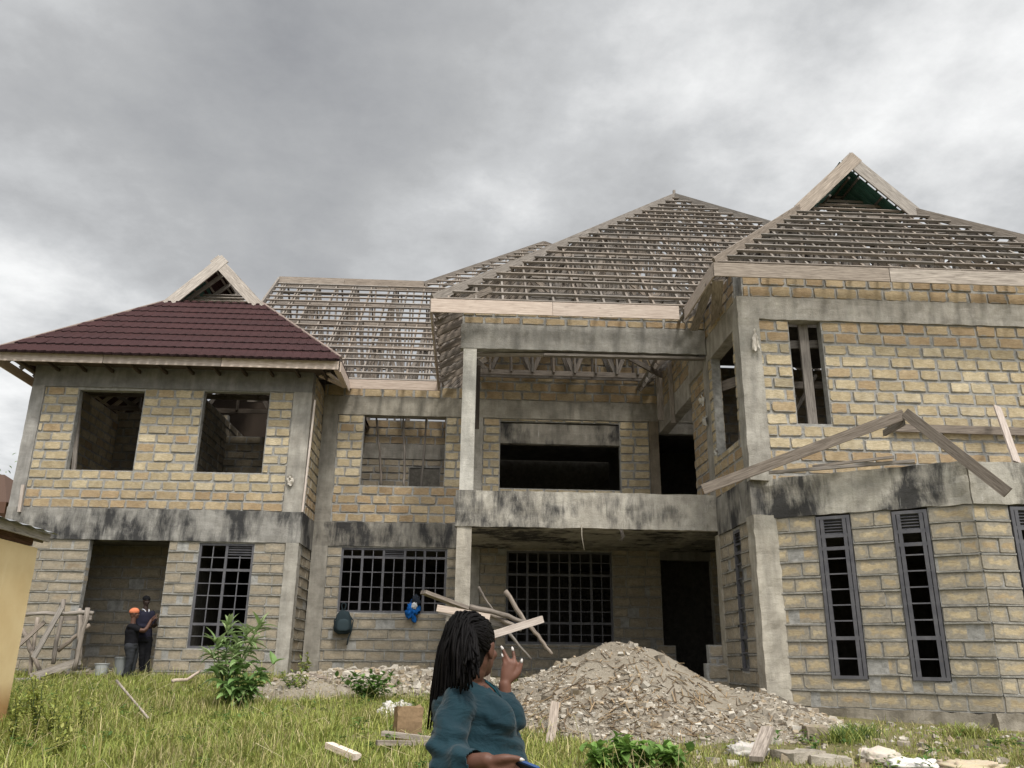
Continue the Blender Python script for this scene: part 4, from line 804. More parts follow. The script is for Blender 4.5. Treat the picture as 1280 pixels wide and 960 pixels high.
def crumple(name, p, w, d, h, col, label, cat, mat='cloth', seed=1, n=16):
    """a fallen sack or rag: a closed crumpled cushion"""
    b = MB(); p = V(p); rings = []
    for i in range(n+1):
        th = math.pi*i/n; row = []
        for j in range(n*2):
            ph = math.pi*j/n; v = V((math.sin(th)*math.cos(ph), math.sin(th)*math.sin(ph), math.cos(th)))
            v = V((math.copysign(abs(v.x)**.6, v.x), math.copysign(abs(v.y)**.6, v.y), v.z)); q = 1+.22*noise.noise(v*2.3+V((seed*7, 0, 0)))+.16*(abs(noise.noise(v*4.5+V((0, seed*3, 0))))*2-.5)
            row.append(p+V((v.x*w/2*q, v.y*d/2*q, (v.z*.5+.5)*h*q)))
        rings.append(row)
    for i in range(n):
        for j in range(n*2):
            k = (j+1) % (n*2); b.face([rings[i][j], rings[i+1][j], rings[i+1][k], rings[i][k]], tuple(c*random.uniform(.96, 1.04) for c in col))
    o = b.build(name, mat, smooth=True); recentre(o, p); return tag(o, label, cat)
for i, (px, py, w, d, h, c, lb) in enumerate(((936, 945, .42, .3, .16, (.55, .52, .47), 'torn whitish paper sack on the debris by the short board'), (1100, 952, .42, .35, .16, (.56, .50, .42), 'pale crumpled cement sack, left one in front of the bay'),
        (1140, 960, .5, .3, .12, (.70, .67, .62), 'whitish flattened cement sack, middle one in front of the bay'), (1212, 962, .6, .35, .12, (.50, .42, .30), 'tan flattened cement sack, right one in front of the bay'))):
    p = on_ground(px, py); crumple('cement_sack', p-V((0, 0, .03)), w, d, h, c, lb, 'sack', seed=i+1)
def rag(name, c, w, h, n_, col, label, seed):
    """a thin torn sheet snagged on the concrete: rough outline, own thickness"""
    b = MB(); c = V(c); n_ = V(n_); sd = V((0, 0, 1)).cross(n_).normalized(); k = 10; G = []
    for i in range(k+1):
        row = []
        for j in range(k+1):
            u, v = i/k-.5, j/k-.5; q = .7+.6*noise.noise(V((u*2+seed, v*2, seed))); row.append(c+sd*(w*u*q*(1.1-.7*abs(v)))+V((0, 0, h*v*q))+n_*(.03+.06*noise.noise(V((u*5, v*5, seed*3)))))
        G.append(row)
    off = n_*-.008
    for i in range(k):
        for j in range(k): b.face([G[i][j], G[i+1][j], G[i+1][j+1], G[i][j+1]], col); b.face([G[i][j]+off, G[i][j+1]+off, G[i+1][j+1]+off, G[i+1][j]+off], col)
    o = b.build(name, 'cloth', smooth=True); recentre(o, c); return tag(o, label, 'rag')
rag('rag', at(944, 424, YR-.08), .2, .5, (0, -1, 0), (.62, .57, .5), 'white torn rag snagged on the right wing\'s upper corner column', 1.3)
rag('rag', V((XR-.04, 16.25, 6.75)), .3, .3, (-1, 0, 0), (.55, .52, .47), 'pale rag snagged on the side wall facing the balcony, upper of two', 4.1)
rag('rag', V((XR-.05, 16.12, 6.3)), .4, .3, (-1, 0, 0), (.50, .48, .44), 'pale rag snagged on the side wall facing the balcony, lower of two', 6.7)
rag('rag', at(363, 600, YA-.05), .16, .3, (0, -1, 0), (.52, .48, .42), 'small pale rag on the left wing\'s concrete corner column', 8.2)
rag('rag', V((XR-.04, 15.5, 5.5)), .2, .18, (-1, 0, 0), (.52, .5, .46), 'small pale rag on the sill of the side opening by the balcony', 2.2)
# long raw plank leaning on the bay roof, props in the open windows
loose_board('plank', at(1271, 578, 12.6), at(1246, 508, 13.5), .13, .03, 'pale raw plank leaning up from the bay roof at the right edge', mat='timber_pale', k=.82, up=(0, -1, 0))
for (p, q, y, lb) in (((470, 517), (477, 612), 20.85, 'left thin prop pole standing in the middle upper opening'), ((504, 517), (505, 612), 20.9, 'straight prop pole in the centre of the middle upper opening'), ((533, 518), (526, 612), 20.85, 'right leaning prop pole in the middle upper opening')):
    stick('prop_pole', [at(*q, y), at((p[0]+q[0])/2+1, (p[1]+q[1])/2, y), at(*p, y)], .035, lb, 'prop pole', k=.75, group='prop poles in the middle upper opening')
loose_board('prop_post', at(92, 590, 19.25), at(101, 486, 19.25), .05, .09, 'timber post standing at the left jamb of the leftmost upper window', 'post', k=.8, up=(1, 0, 0))
loose_board('prop_post', at(24, 640, YA-.08), at(29, 606, YA-.08), .05, .06, 'short pale batten upright on the floor band at the far left', 'post', mat='timber_pale', k=.9, up=(1, 0, 0))
loose_board('batten_strip', at(378, 640, YA-.06), at(394, 500, YA-.06), .03, .04, 'thin pale batten running up the corner of the left wing', 'batten', mat='timber_pale', k=1.0, up=(1, 0, 0))

# pole trestle at the left doorway
t = empty('pole_trestle', (-8.3, 18, 1.2), 'rickety trestle of rough poles and boards beside the left doorway', 'trestle')
for (p, q, y0, y1, r, flat) in (((27, 768), (116, 766), 17.7, 17.7, .042, 0), ((80, 773), (115, 772), 18.3, 18.3, .09, 1), ((77, 760), (42, 822), 17.6, 17.5, .1, 1), ((110, 761), (92, 839), 17.62, 17.6, .05, 0), ((80, 749), (66, 830), 18.2, 18.0, .045, 0), ((56, 777), (22, 808), 17.8, 17.7, .08, 1),
        ((113, 781), (73, 813), 18.2, 18.1, .045, 0), ((28, 787), (50, 838), 18.1, 17.9, .045, 0), ((99, 761), (100, 826), 18.2, 18.1, .04, 0), ((38, 846), (101, 826), 17.6, 17.8, .13, 1), ((14, 851), (50, 849), 17.4, 17.5, .05, 0), ((47, 772), (36, 846), 18.2, 18.0, .04, 0)):
    mb = MB(); a, b = at(*p, y0), at(*q, y1)
    if flat: mb.bar(a, b, .035, r, (0, 0, 1) if abs(a.x-b.x) > abs(a.z-b.z) else (1, 0, 0), wood(1.15)); mb.build('board', 'timber', t)
    else: mb.tube([a.lerp(b, i/6)+V((random.gauss(0, .012), 0, random.gauss(0, .012))) for i in range(7)], [r*random.uniform(.85, 1.1) for i in range(7)], 7, wood(.95)); mb.build('pole', 'timber', t, smooth=True)
def lathe(b, c, prof, n=20, col=(1, 1, 1)):
    c = V(c); R_ = [[c+V((r*math.cos(2*math.pi*j/n), r*math.sin(2*math.pi*j/n), z)) for j in range(n)] for r, z in prof]
    for i in range(len(R_)-1):
        for j in range(n): k = (j+1) % n; b.face([R_[i][j], R_[i][k], R_[i+1][k], R_[i+1][j]], col)
def bucket(p, r, h, col, label):
    b = MB(); lathe(b, p, [(.001, 0), (r*.8, 0), (r*.98, h*.93), (r*1.06, h*.93), (r*1.06, h), (r*.96, h), (r*.78, .02), (.001, .02)], 20, col); o = b.build('bucket', 'plastic'); recentre(o, p); tag(o, label, 'bucket')
    hb = MB(); hb.tube([V(p)+V((r*1.05*math.cos(a), -.01-r*.5*math.sin(a), h*.93-r*.35*math.sin(a))) for a in np.linspace(0, math.pi, 12)], .004, 5, (.2, .2, .2)); hb.build('handle', 'plastic', o)
p = at(126, 842, 18.55); bucket((p.x, p.y, ground_z(p.x, p.y)+.02), .14, .24, (.40, .41, .41), 'light grey plastic bucket in the left doorway, nearer the trestle'); p = at(150, 846, 18.6); bucket((p.x, p.y, ground_z(p.x, p.y)+.02), .15, .36, (.20, .21, .21), 'taller dark grey bucket behind the orange capped man')
# backpack and blue bag hung on the wide grille window
def superblob(b, c, s, e=.6, col=(1, 1, 1), n=14, seed=0, amp=.05, taper=0):
    c = V(c); R_ = []
    for i in range(n+1):
        th = math.pi*i/n; row = []
        for j in range(2*n):
            ph = math.pi*j/n; v = V((math.sin(th)*math.cos(ph), math.sin(th)*math.sin(ph), math.cos(th))); v = V([math.copysign(abs(q)**e, q) for q in v]); k = (1+amp*noise.noise(v*2.5+V((seed, 0, 0))))
            tp = 1-taper*v.z; row.append(c+V((v.x*s[0]*k*tp, v.y*s[1]*k*tp, v.z*s[2]*k)))
        R_.append(row)
    for i in range(n):
        for j in range(2*n): k = (j+1) % (2*n); b.face([R_[i][j], R_[i+1][j], R_[i+1][k], R_[i][k]], col)
c = at(429, 778, YB-.16); dk = (.022, .034, .040)
t = empty('backpack', (c.x, c.y, c.z-.27), 'dark teal grey backpack hanging from the wide grille window', 'backpack')
b = MB(); superblob(b, c, (.19, .12, .26), .62, dk, seed=3, amp=.12, taper=.2); b.build('main_bag', 'cloth', t, smooth=True)
b = MB(); superblob(b, c+V((.02, -.11, -.07)), (.14, .05, .14), .6, (.034, .05, .057), seed=5, amp=.1, taper=.12); b.build('front_pocket', 'cloth', t, smooth=True)
b = MB(); b.tube([c+V((math.sin(a)*.05-.02, .05, .24+.2*math.sin(a/2))) for a in np.linspace(0, 2*math.pi, 12)], .014, 6, dk); b.build('handle', 'cloth', t, smooth=True)
for sx in (-1, 1):
    b = MB(); b.tube([c+V((sx*.08, .08, .2)), c+V((sx*.22, .07, .05)), c+V((sx*.19, .06, -.2))]+([c+V((.14, .0, -.35)), c+V((.12, .0, -.5))] if sx > 0 else []), .016, 6, dk); b.build('shoulder_strap', 'cloth', t, smooth=True)
c = at(517, 760, YB-.12); t = empty('cloth_bag', (c.x, c.y, c.z-.2), 'bright blue cloth bag with dark top hanging at the wide grille window', 'bag')
b = MB(); superblob(b, c+V((-.02, 0, -.06)), (.12, .06, .17), .9, (.012, .12, .42), seed=9, amp=1.1); b.build('blue_cloth', 'cloth', t, smooth=True)
b = MB(); superblob(b, c+V((.05, -.01, .16)), (.09, .06, .13), .9, (.02, .025, .035), seed=12, amp=.8); b.build('dark_cloth', 'cloth', t, smooth=True)
b = MB(); superblob(b, c+V((.02, -.07, .05)), (.06, .03, .07), .8, (.55, .55, .56), seed=15, amp=.6); b.build('white_cloth', 'cloth', t, smooth=True)

# yellow shed at the left edge, a brown house and a tree far behind it
t = empty('yellow_shed', (-7.5, 9.5, .6), 'yellow painted shed wall with grey roof edge at the left border', 'shed')
b = MB(); b.rough((-9.2, 6.6, .3), (3.22, 0, 0), (0, 5.4, 0), (0, 0, 2.74), .3, .004); b.build('wall', 'yellow_paint', t, weld=True)
b = MB(); b.bar((-5.9, 6.2, 3.2), (-5.9, 12.1, 3.19), .03, .11, (0, 0, 1), (1.5, 1.55, 1.6)); b.bar((-5.95, 12.06, 3.17), (-9.6, 12.06, 4.0), .03, .11, (0, 0, 1), (1.5, 1.55, 1.6)); b.build('eave_board', 'timber', t)
b = MB(); n = 36
for i in range(n):
    y0, y1 = 6.1+6.06*i/n, 6.1+6.06*(i+1)/n; k0, k1 = .02*(i % 2), .02*((i+1) % 2); b.face([(-5.8, y0, 3.24+k0), (-5.8, y1, 3.24+k1), (-9.7, y1, 4.12+k1), (-9.7, y0, 4.12+k0)])
b.build('roof', 'grey_sheet', t)
b = MB(); b.bar((-6.1, 6.5, 3.13), (-6.1, 12.0, 3.12), .08, .1, (0, 0, 1), (.75, .5, .4)); b.build('wall_plate', 'timber', t)
p = at(10, 618, 34); t = empty('brown_house', (p.x-4, 38, 1.3), 'brown house with rusty roof far behind the left wing', 'house')
b = MB(); b.box((p.x-8, 34.4, 1.2), (p.x-.5, 42, p.z-.1), (.2, .12, .08)); b.build('wall', 'chips', t)
b = MB(); b.face([(p.x-8.4, 34, p.z-.3), (p.x, 34, p.z-.3), (p.x-2.5, 38, p.z+1.6), (p.x-8.4, 38, p.z+1.6)], (.10, .065, .05)); b.face([(p.x, 34, p.z-.3), (p.x, 42, p.z-.3), (p.x-2.5, 38, p.z+1.6)], (.10, .065, .05)); b.face([(p.x-8.4, 34, p.z-.3), (p.x, 34, p.z-.3), (p.x, 34, p.z-.75), (p.x-8.4, 34, p.z-.75)], (.12, .07, .05)); b.build('roof', 'chips', t)

# bits of wire and mortar hanging from the porch slab
for px, py, l, lb in ((727, 660, .42, 'bent wire hanging from the middle of the porch slab edge'), (776, 665, .2, 'short frayed wire hanging from the porch slab edge, right of the longer one')):
    p = at(px, py, YP-.05); b = MB()
    for k in range(1 if l > .3 else 5): b.tube([p+V((.03*k*random.uniform(-1, 1), -.0, .06)), p+V((.02*k, -.02, -l*.4)), p+V((.04+.03*random.uniform(-k, k), -.03, -l*random.uniform(.7, 1)))], .010 if l > .3 else .006, 5, (.30, .27, .22) if l > .3 else (.08, .07, .06))
    o = b.build('wire', 'chips', smooth=True); recentre(o, p); tag(o, lb, 'wire')
loose_board('plank', at(738, 619, YP+.05)+V((0, 0, .02)), at(792, 620, YP+.1)+V((0, 0, .02)), .07, .025, 'thin pale lath lying on the edge of the porch slab', mat='timber_pale', k=.95)
# ------------------------------------------------------------------ people
def ell(b, c, ax, ay, az, col=(1, 1, 1), n=12):
    """closed ellipsoid with three half-axis vectors"""
    c = V(c); R_ = []
    for i in range(n+1):
        th = math.pi*i/n; R_.append([c+V(az)*math.cos(th)+(V(ax)*math.cos(2*math.pi*j/(2*n))+V(ay)*math.sin(2*math.pi*j/(2*n)))*math.sin(th) for j in range(2*n)])
    for i in range(n):
        for j in range(2*n):
            k = (j+1) % (2*n); q = [R_[i][j], R_[i+1][j], R_[i+1][k], R_[i][k]]
            if i == 0: q = [R_[0][0], R_[1][j], R_[1][k]]
            if i == n-1: q = [R_[i][j], R_[n][0], R_[i][k]]
            b.face(q, col)
def limb(b, pts, rad, col=(1, 1, 1), n=14, bend=4):
    """a tapering limb: rounded ends, the joints bent over a few rings"""
    P = [V(p) for p in pts]; pp, rr = [], []
    for i in range(len(P)-1):
        for t in range(bend): f = t/bend; pp.append(P[i].lerp(P[i+1], f)); rr.append(rad[i]*(1-f)+rad[i+1]*f)
    pp.append(P[-1]); rr.append(rad[-1])
    for _ in range(2):
        pp = [pp[0]]+[(pp[i-1]+pp[i]*2+pp[i+1])/4 for i in range(1, len(pp)-1)]+[pp[-1]]
    d0, d1 = (pp[0]-pp[1]).normalized(), (pp[-1]-pp[-2]).normalized()
    a = [pp[0]+d0*rr[0]*k for k in (.98, .8, .45)]; ar = [rr[0]*k for k in (.12, .6, .9)]; e = [pp[-1]+d1*rr[-1]*k for k in (.45, .8, .98)]; er = [rr[-1]*k for k in (.9, .6, .12)]
    b.tube(a+pp+e, ar+rr+er, n, col)
def loft(b, secs, col=(1, 1, 1), n=28):
    """closed stack of rings: (centre, ax, ay)"""
    R_ = [[V(c)+V(ax)*math.cos(2*math.pi*j/n)+V(ay)*math.sin(2*math.pi*j/n) for j in range(n)] for c, ax, ay in secs]
    for i in range(len(R_)-1):
        for j in range(n): k = (j+1) % n; b.face([R_[i][j], R_[i][k], R_[i+1][k], R_[i+1][j]], col)
    b.face(R_[0][::-1], col); b.face(R_[-1], col)
def fuse(b, name, mat, voxel, parent=None, smooth=3, cut=None, col=None, wrinkle=None):
    """joins overlapping closed shapes into one continuous skin"""
    tmp = b.build('tmp', mat, None, weld=True); md = tmp.modifiers.new('r', 'REMESH'); md.mode = 'VOXEL'; md.voxel_size = voxel
    sm = tmp.modifiers.new('s', 'SMOOTH'); sm.iterations = smooth; sm.factor = .5
    dg = bpy.context.evaluated_depsgraph_get(); dg.update(); me = bpy.data.meshes.new_from_object(tmp.evaluated_get(dg)); bpy.data.objects.remove(tmp)
    bm = bmesh.new(); bm.from_mesh(me)
    if cut: bmesh.ops.delete(bm, geom=[f for f in bm.faces if cut(f.calc_center_median())], context='FACES')
    if wrinkle:
        bm.normal_update()
        for v in bm.verts: v.co += v.normal*wrinkle(v.co)
    for f in bm.faces: f.smooth = True
    bm.to_mesh(me); bm.free(); me.name = name
    for a in list(me.color_attributes): me.color_attributes.remove(a)
    ca = me.color_attributes.new('col', 'FLOAT_COLOR', 'POINT'); c = col or (1, 1, 1)
    if callable(c): data = [q for v in me.vertices for q in (*c(v.co), 1)]
    else: data = [*c, 1]*len(me.vertices)
    ca.data.foreach_set('color', data); me.materials.clear(); me.materials.append(MAT[mat])
    o = bpy.data.objects.new(name, me); COL.objects.link(o)
    if parent: o.parent = parent; o.matrix_parent_inverse = Matrix.Translation(-parent.location) if parent.parent is None else Matrix()
    return o
def head(b, c, F, s=1.0, ears=True):
    c = V(c); F = V(F).normalized(); Rt = F.cross(V((0, 0, 1))).normalized(); U = Rt.cross(F)
    E = lambda f, r, u, a, bb, cc: ell(b, c+(F*f+Rt*r+U*u)*s, F*a*s, Rt*bb*s, U*cc*s)
    E(-.008, 0, .022, .094, .072, .088); E(.022, 0, -.045, .068, .058, .066); E(.058, 0, -.085, .03, .034, .026); E(-.01, 0, -.04, .07, .062, .07)
    E(.088, 0, -.022, .022, .016, .014); E(.082, 0, -.002, .012, .009, .026); E(.078, 0, -.057, .018, .026, .008); E(.076, 0, -.067, .016, .023, .008); E(.074, 0, .026, .018, .05, .010)
    for q in (-1, 1):
        E(.058, q*.038, -.03, .022, .022, .02)
        if ears: E(-.008, q*.074, -.012, .018, .009, .032); E(-.006, q*.078, .004, .016, .007, .016); E(-.002, q*.073, -.04, .008, .006, .008)
    return Rt, U
def hand(b, wrist, fingers, palm, thumb, s=1.0, fr=.0078):
    """palm as a fan of lobes from the wrist to the knuckles; fingers and thumb are polylines whose first point is a knuckle"""
    W_ = V(wrist)
    for f in fingers: limb(b, [W_, W_.lerp(V(f[0]), .5), f[0]], [.017*s, .0155*s, .0115*s], bend=3, n=10)
    for f in fingers: limb(b, f, [fr*1.12*s]+[fr*s*(1-.09*i) for i in range(1, len(f))], bend=3, n=10)
    limb(b, [W_.lerp(V(palm), .25)]+list(thumb), [.016*s, .0135*s]+[.0095*s, .0080*s][:len(thumb)-1], bend=3, n=10)

SKIN_W = (.115, .052, .034)
def woman():
    Z = V((0, 0, 1)); F = V((.93, -.36, 0)).normalized(); Rt = F.cross(Z).normalized(); B0 = V((.012, 2.83, 0))
    body0 = V((B0.x, B0.y, ground_z(B0.x, B0.y))); gz = body0.z
    P = lambda f, r, z: B0+F*f+Rt*r+Z*z
    Hd = V((.52, .85, .03)).normalized(); hc = at(594, 808, 2.8)
    sr, sl = P(.015, .135, 1.523), P(-.0, -.150, 1.515)
    er, wr = at(558, 960, 2.56), at(608, 950, 2.47)
    el, wl = V((.135, 2.965, 1.375)), at(631, 856, 2.95)
    def torso(b, k=0.0, low=.93):
        secs = []
        for z, b0, f0, w in ((.93, -.115, .14, .168), (1.05, -.112, .155, .172), (1.17, -.10, .172, .164), (1.27, -.092, .182, .156), (1.36, -.092, .178, .150), (1.43, -.098, .146, .148), (1.49, -.104, .128, .153), (1.53, -.10, .10, .150), (1.56, -.088, .074, .118), (1.585, -.068, .048, .075), (1.605, -.055, .03, .052)):
            if z < low: continue
            secs.append((P((b0+f0)/2, 0, z), F*((f0-b0)/2+k), Rt*(w+k)))
        loft(b, secs)
        for q in (-1, 1): ell(b, P(.084, q*.056, 1.482), F*(.076+k)+Z*-.012, Rt*(.062+k), Z*(.06+k))
    # one continuous body
    b = MB(); torso(b, -.006)
    limb(b, [P(-.03, 0, 1.56), hc+V((-.012, .0, -.075))+Hd*-.01, hc+V((0, 0, -.03))], [.056, .051, .05]); head(b, hc, Hd, .85)
    limb(b, [sr, er, wr], [.046, .033, .0205]); limb(b, [sl, el, wl], [.045, .034, .021])
    for q in (-1, 1):
        hip = P(0, q*.085, .95); kn = P(.02, q*.09, gz+.47); an = P(-.02, q*.09, gz+.09); limb(b, [hip, kn, an], [.088, .056, .036]); limb(b, [an+Z*-.03, an+F*.1+Z*-.06, an+F*.15+Z*-.065], [.036, .03, .022])
    # raised left hand seen from its back, fingers spread
    H = lambda x, y, d=2.95: at(x, y, d)
    lf = [[H(643, 829), H(642.6, 820, 2.955), H(641, 813, 2.96)], [H(636.5, 827.5), H(632, 818.5, 2.955), H(628.3, 811.5, 2.96)], [H(632, 831), H(630, 825.5, 2.955), H(628.6, 821, 2.96)], [H(630, 837), H(628.5, 832, 2.97), H(630, 829, 2.99)]]
    lt = [H(646, 843), H(650, 835), H(651.5, 828)]
    hand(b, wl, lf, H(638, 838), lt, .95)
    # right hand closed round a phone
    pc = at(664, 983, 2.47); G = lambda x, y, d: at(x, y, d)
    rf = [[G(640, 956, 2.46), G(652, 966, 2.485), G(668, 974, 2.49)], [G(638, 964, 2.46), G(650, 974, 2.485), G(666, 984, 2.49)], [G(636, 972, 2.46), G(648, 982, 2.485), G(662, 994, 2.49)], [G(632, 978, 2.46), G(644, 990, 2.485), G(656, 1003, 2.49)]]
    rt = [G(628, 948, 2.45), G(640, 947, 2.45), G(650, 949, 2.455)]
    hand(b, wr, rf, G(630, 958, 2.46), rt, .95)
    body = fuse(b, 'person', 'skin', .0042, None, 3, col=lambda p: tuple(c*(1.35 if (p-wl).length < .13 and p.z > wl.z-.03 and p.y < 2.95 else 1.0) for c in SKIN_W))
    recentre(body, body0); tag(body, 'woman with long dark braids and a teal blouse, seen from behind in the foreground', 'person')
    # blouse
    b = MB(); torso(b, .008, .94); limb(b, [sr+Z*-.004, sr.lerp(er, .5)+V((-.012, -.01, 0)), er, er.lerp(wr, .45), er.lerp(wr, .62)], [.056, .057, .052, .046, .040]); limb(b, [sl, el, el.lerp(wl, .55), el.lerp(wl, .72)], [.062, .054, .042, .04])
    cuffd = (wr-er).normalized()
    limb(b, [er.lerp(wr, .58), er.lerp(wr, .70)], [.047, .043])
    neckc = P(.012, 0, 1.60)
    def wrk(p):
        k = noise.noise(V((p.x*9, p.y*9, p.z*9)))*.005
        d = (p-er).length; k += .008*math.sin(d*95+noise.noise(p*14)*3)*math.exp(-(d/.10)**2)
        d2 = (p-P(.03, .12, 1.47)).length; q = (p-sr).dot(V((.6, 0, .8))); k += .007*math.sin(q*85+noise.noise(p*10)*2.5)*math.exp(-(d2/.13)**2)
        k += .007*math.sin(p.z*105+p.x*30+noise.noise(p*11)*2.5)*math.exp(-((p.z-1.42)/.05)**2)
        return k
    def cut(p):
        v = p-neckc; f, r = v.dot(F), v.dot(Rt)
        return v.z > -.035 and (f/.075)**2+(r/.066)**2 < 1 or (f > 0 and abs(r) < .05*(1+v.z/.07) and v.z > -.07) or (p-er).dot(cuffd) > (wr-er).length*.74 and (p-wr).length < .12
    bl = fuse(b, 'blouse', 'blouse', .0055, body, 3, cut=cut, wrinkle=wrk)
    sol = bl.modifiers.new('thickness', 'SOLIDIFY'); sol.thickness = .003; sol.offset = -1
    b = MB(); q0 = P(.10, 0, 1.545); b.tube([P(.062, .03, 1.585), P(.088, .012, 1.56), P(.104, .0, 1.525)], .004, 6, (.01, .05, .065)); b.build('placket', 'cloth', body, smooth=True)
    # trousers and shoes (below the frame)
    b = MB()
    for q in (-1, 1): limb(b, [P(.0, q*.08, .93), P(.02, q*.09, gz+.47), P(-.02, q*.09, gz+.12)], [.105, .073, .058])
    loft(b, [(P(.005, 0, .86), F*.12, Rt*.16), (P(.005, 0, .98), F*.127, Rt*.175)]); fuse(b, 'trousers', 'cloth', .012, body, 3, col=(.02, .022, .03))
    for q in (-1, 1):
        b = MB(); an = P(-.02, q*.09, gz+.05); limb(b, [an, an+F*.08+Z*-.005, an+F*.16+Z*-.012], [.045, .043, .034]); fuse(b, 'shoe', 'cloth', .008, body, 2, col=(.03, .03, .03))
    # nails
    for f in lf[:3]+[lt]+[rt]:
        a, c = V(f[-2]), V(f[-1]); d = (c-a).normalized(); b = MB(); b.tube([c-d*.002+V((0, -.003, 0)), c+d*.006+V((0, -.003, 0)), c+d*.012+V((0, -.001, 0))], [.0048, .0046, .0024], 8, (.58, .54, .51)); b.build('fingernail', 'plastic', body, smooth=True)
    b = MB(); Rh = Hd.cross(Z).normalized()
    for q in (-1, 1): ell(b, hc+Hd*.074+Rh*q*.03+Z*-.004, Hd*.012, Rh*.014, Z*.011, (.7, .68, .65))
    # hair: parted cornrows on the scalp, then long braids hanging down her back
    h = MB(); U = Rh.cross(Hd)
    base = MB()
    ell(base, hc+(Hd*-.012+U*.025)*.85, Hd*.083, Rh*.0645, U*.079); ell(base, hc+Hd*-.04+U*-.02, Hd*.045, Rh*.054, U*.066)
    cap = fuse(base, 'hair', 'hair', .006, body, 2, col=(.005, .0045, .0045), cut=lambda p: ((p-hc).dot(Hd) > .03 and (p-hc).dot(U) < .035) or ((p-hc).dot(Hd) > .058 and (p-hc).dot(U) < .06) or ((p-hc).dot(Hd) > -.012 and (p-hc).dot(U) < .012))
    rr = random.Random(5); strands = MB()
    az0 = math.atan2(1, 0)
    for i in range(300):
        th = rr.uniform(.0, 1); az = rr.uniform(0, 2*math.pi); u = rr.uniform(-.05, 1)
        if i >= 215: az = az0+rr.uniform(-.35, .5); u = rr.uniform(-.45, .6)
        r_ = math.sqrt(max(0, 1-u*u)); d = (Hd*math.cos(az)+Rh*math.sin(az))*r_+U*u
        if d.dot(Hd) > .45 or (d.dot(Hd) > .05 and u < .25 and i < 215) or (i >= 215 and d.dot(Hd) > .3): continue
        c0 = hc+Hd*-.012+U*.021; k = V((d.dot(Hd)*.083, d.dot(Rh)*.0645, d.dot(U)*.079)); root = c0+Hd*k.x+Rh*k.y+U*k.z
        # braids run back over the skull, bulge out and fall; the image-left ones hang longest
        side = d.dot(Rh)                     # +1 near the right ear
        t = min(1, max(0, (side+1)/2+rr.uniform(-.18, .18)))
        end = at(540+53*t+rr.uniform(-6, 6), 905-68*t+rr.uniform(-22, 12), 2.80-.17*t+rr.uniform(-.04, .05))
        if t > .55: end.y -= .02
        back = c0+Hd*(-.066-rr.uniform(0, .022))+Rh*(side*.052)+U*(.02+.055*u*rr.uniform(.4, 1)); mid = back.lerp(end, .40)+V((-.012*(1-t)+rr.uniform(-.014, .008), -.010-.016*t+rr.uniform(-.01, .01), rr.uniform(-.01, .012)))
        pts = [root]; A = [root, root.lerp(back, .5)+(d*.013), back, mid, end]
        for s_ in range(len(A)-1):
            p0, p1, p2, p3 = A[max(s_-1, 0)], A[s_], A[s_+1], A[min(s_+2, len(A)-1)]
            for q in range(1, 6):
                f = q/5; pts.append(.5*((2*p1)+(-p0+p2)*f+(2*p0-5*p1+4*p2-p3)*f*f+(-p0+3*p1-3*p2+p3)*f**3))
        n = len(pts); rad = [.0042*(1+.18*math.sin(k_*2.3+i))*(1 if k_ < n-4 else .55+.11*(n-k_)) for k_ in range(n)]
        g = rr.uniform(.25, .6); strands.tube(pts, rad, 6, (.012*g, .010*g, .010*g))
    sm = strands.build('braids', 'hair', cap, smooth=True); sm.name = 'braids'
    b = MB()
    for px, py in ((552, 809), (549, 822)): ell(b, at(px, py, 2.66), V((.004, 0, 0)), V((0, .004, 0)), V((0, 0, .005)), (.5, .42, .3))
    # phone
    b = MB(); d = (at(690, 1000, 2.47)-at(650, 957, 2.47)).normalized(); ax = V((.94, .05, -.33)).normalized(); ay = V((-.2, .55, -.8)).normalized(); ay = (ay-ax*ay.dot(ax)).normalized(); nz = ax.cross(ay)
    bm = bmesh.new(); bmesh.ops.create_cube(bm, size=1); bmesh.ops.scale(bm, vec=(.074, .15, .009), verts=bm.verts); bmesh.ops.bevel(bm, geom=[e for e in bm.edges if abs((e.verts[0].co-e.verts[1].co).z) > .005], offset=.010, segments=4, affect='EDGES', profile=.5)
    M_ = Matrix((ax, ay, nz)).transposed().to_4x4(); c = at(661, 953.5, 2.475)+ay*.077; bm.transform(M_); me = bpy.data.meshes.new('phone'); bm.to_mesh(me); bm.free()
    ca = me.color_attributes.new('col', 'FLOAT_COLOR', 'POINT'); ca.data.foreach_set('color', [.02, .055, .16, 1]*len(me.vertices)); me.materials.append(MAT['plastic'])
    o = bpy.data.objects.new('phone', me); COL.objects.link(o); o.location = c; tag(o, 'dark blue phone held low in the woman\'s right hand', 'phone')
    sc = MB(); sc.face([c+ax*x+ay*y+nz*(-.0052) for x, y in ((-.034, -.07), (.034, -.07), (.034, .07), (-.034, .07))], (.01, .01, .012)); sc.build('screen', 'plastic', o)
woman()

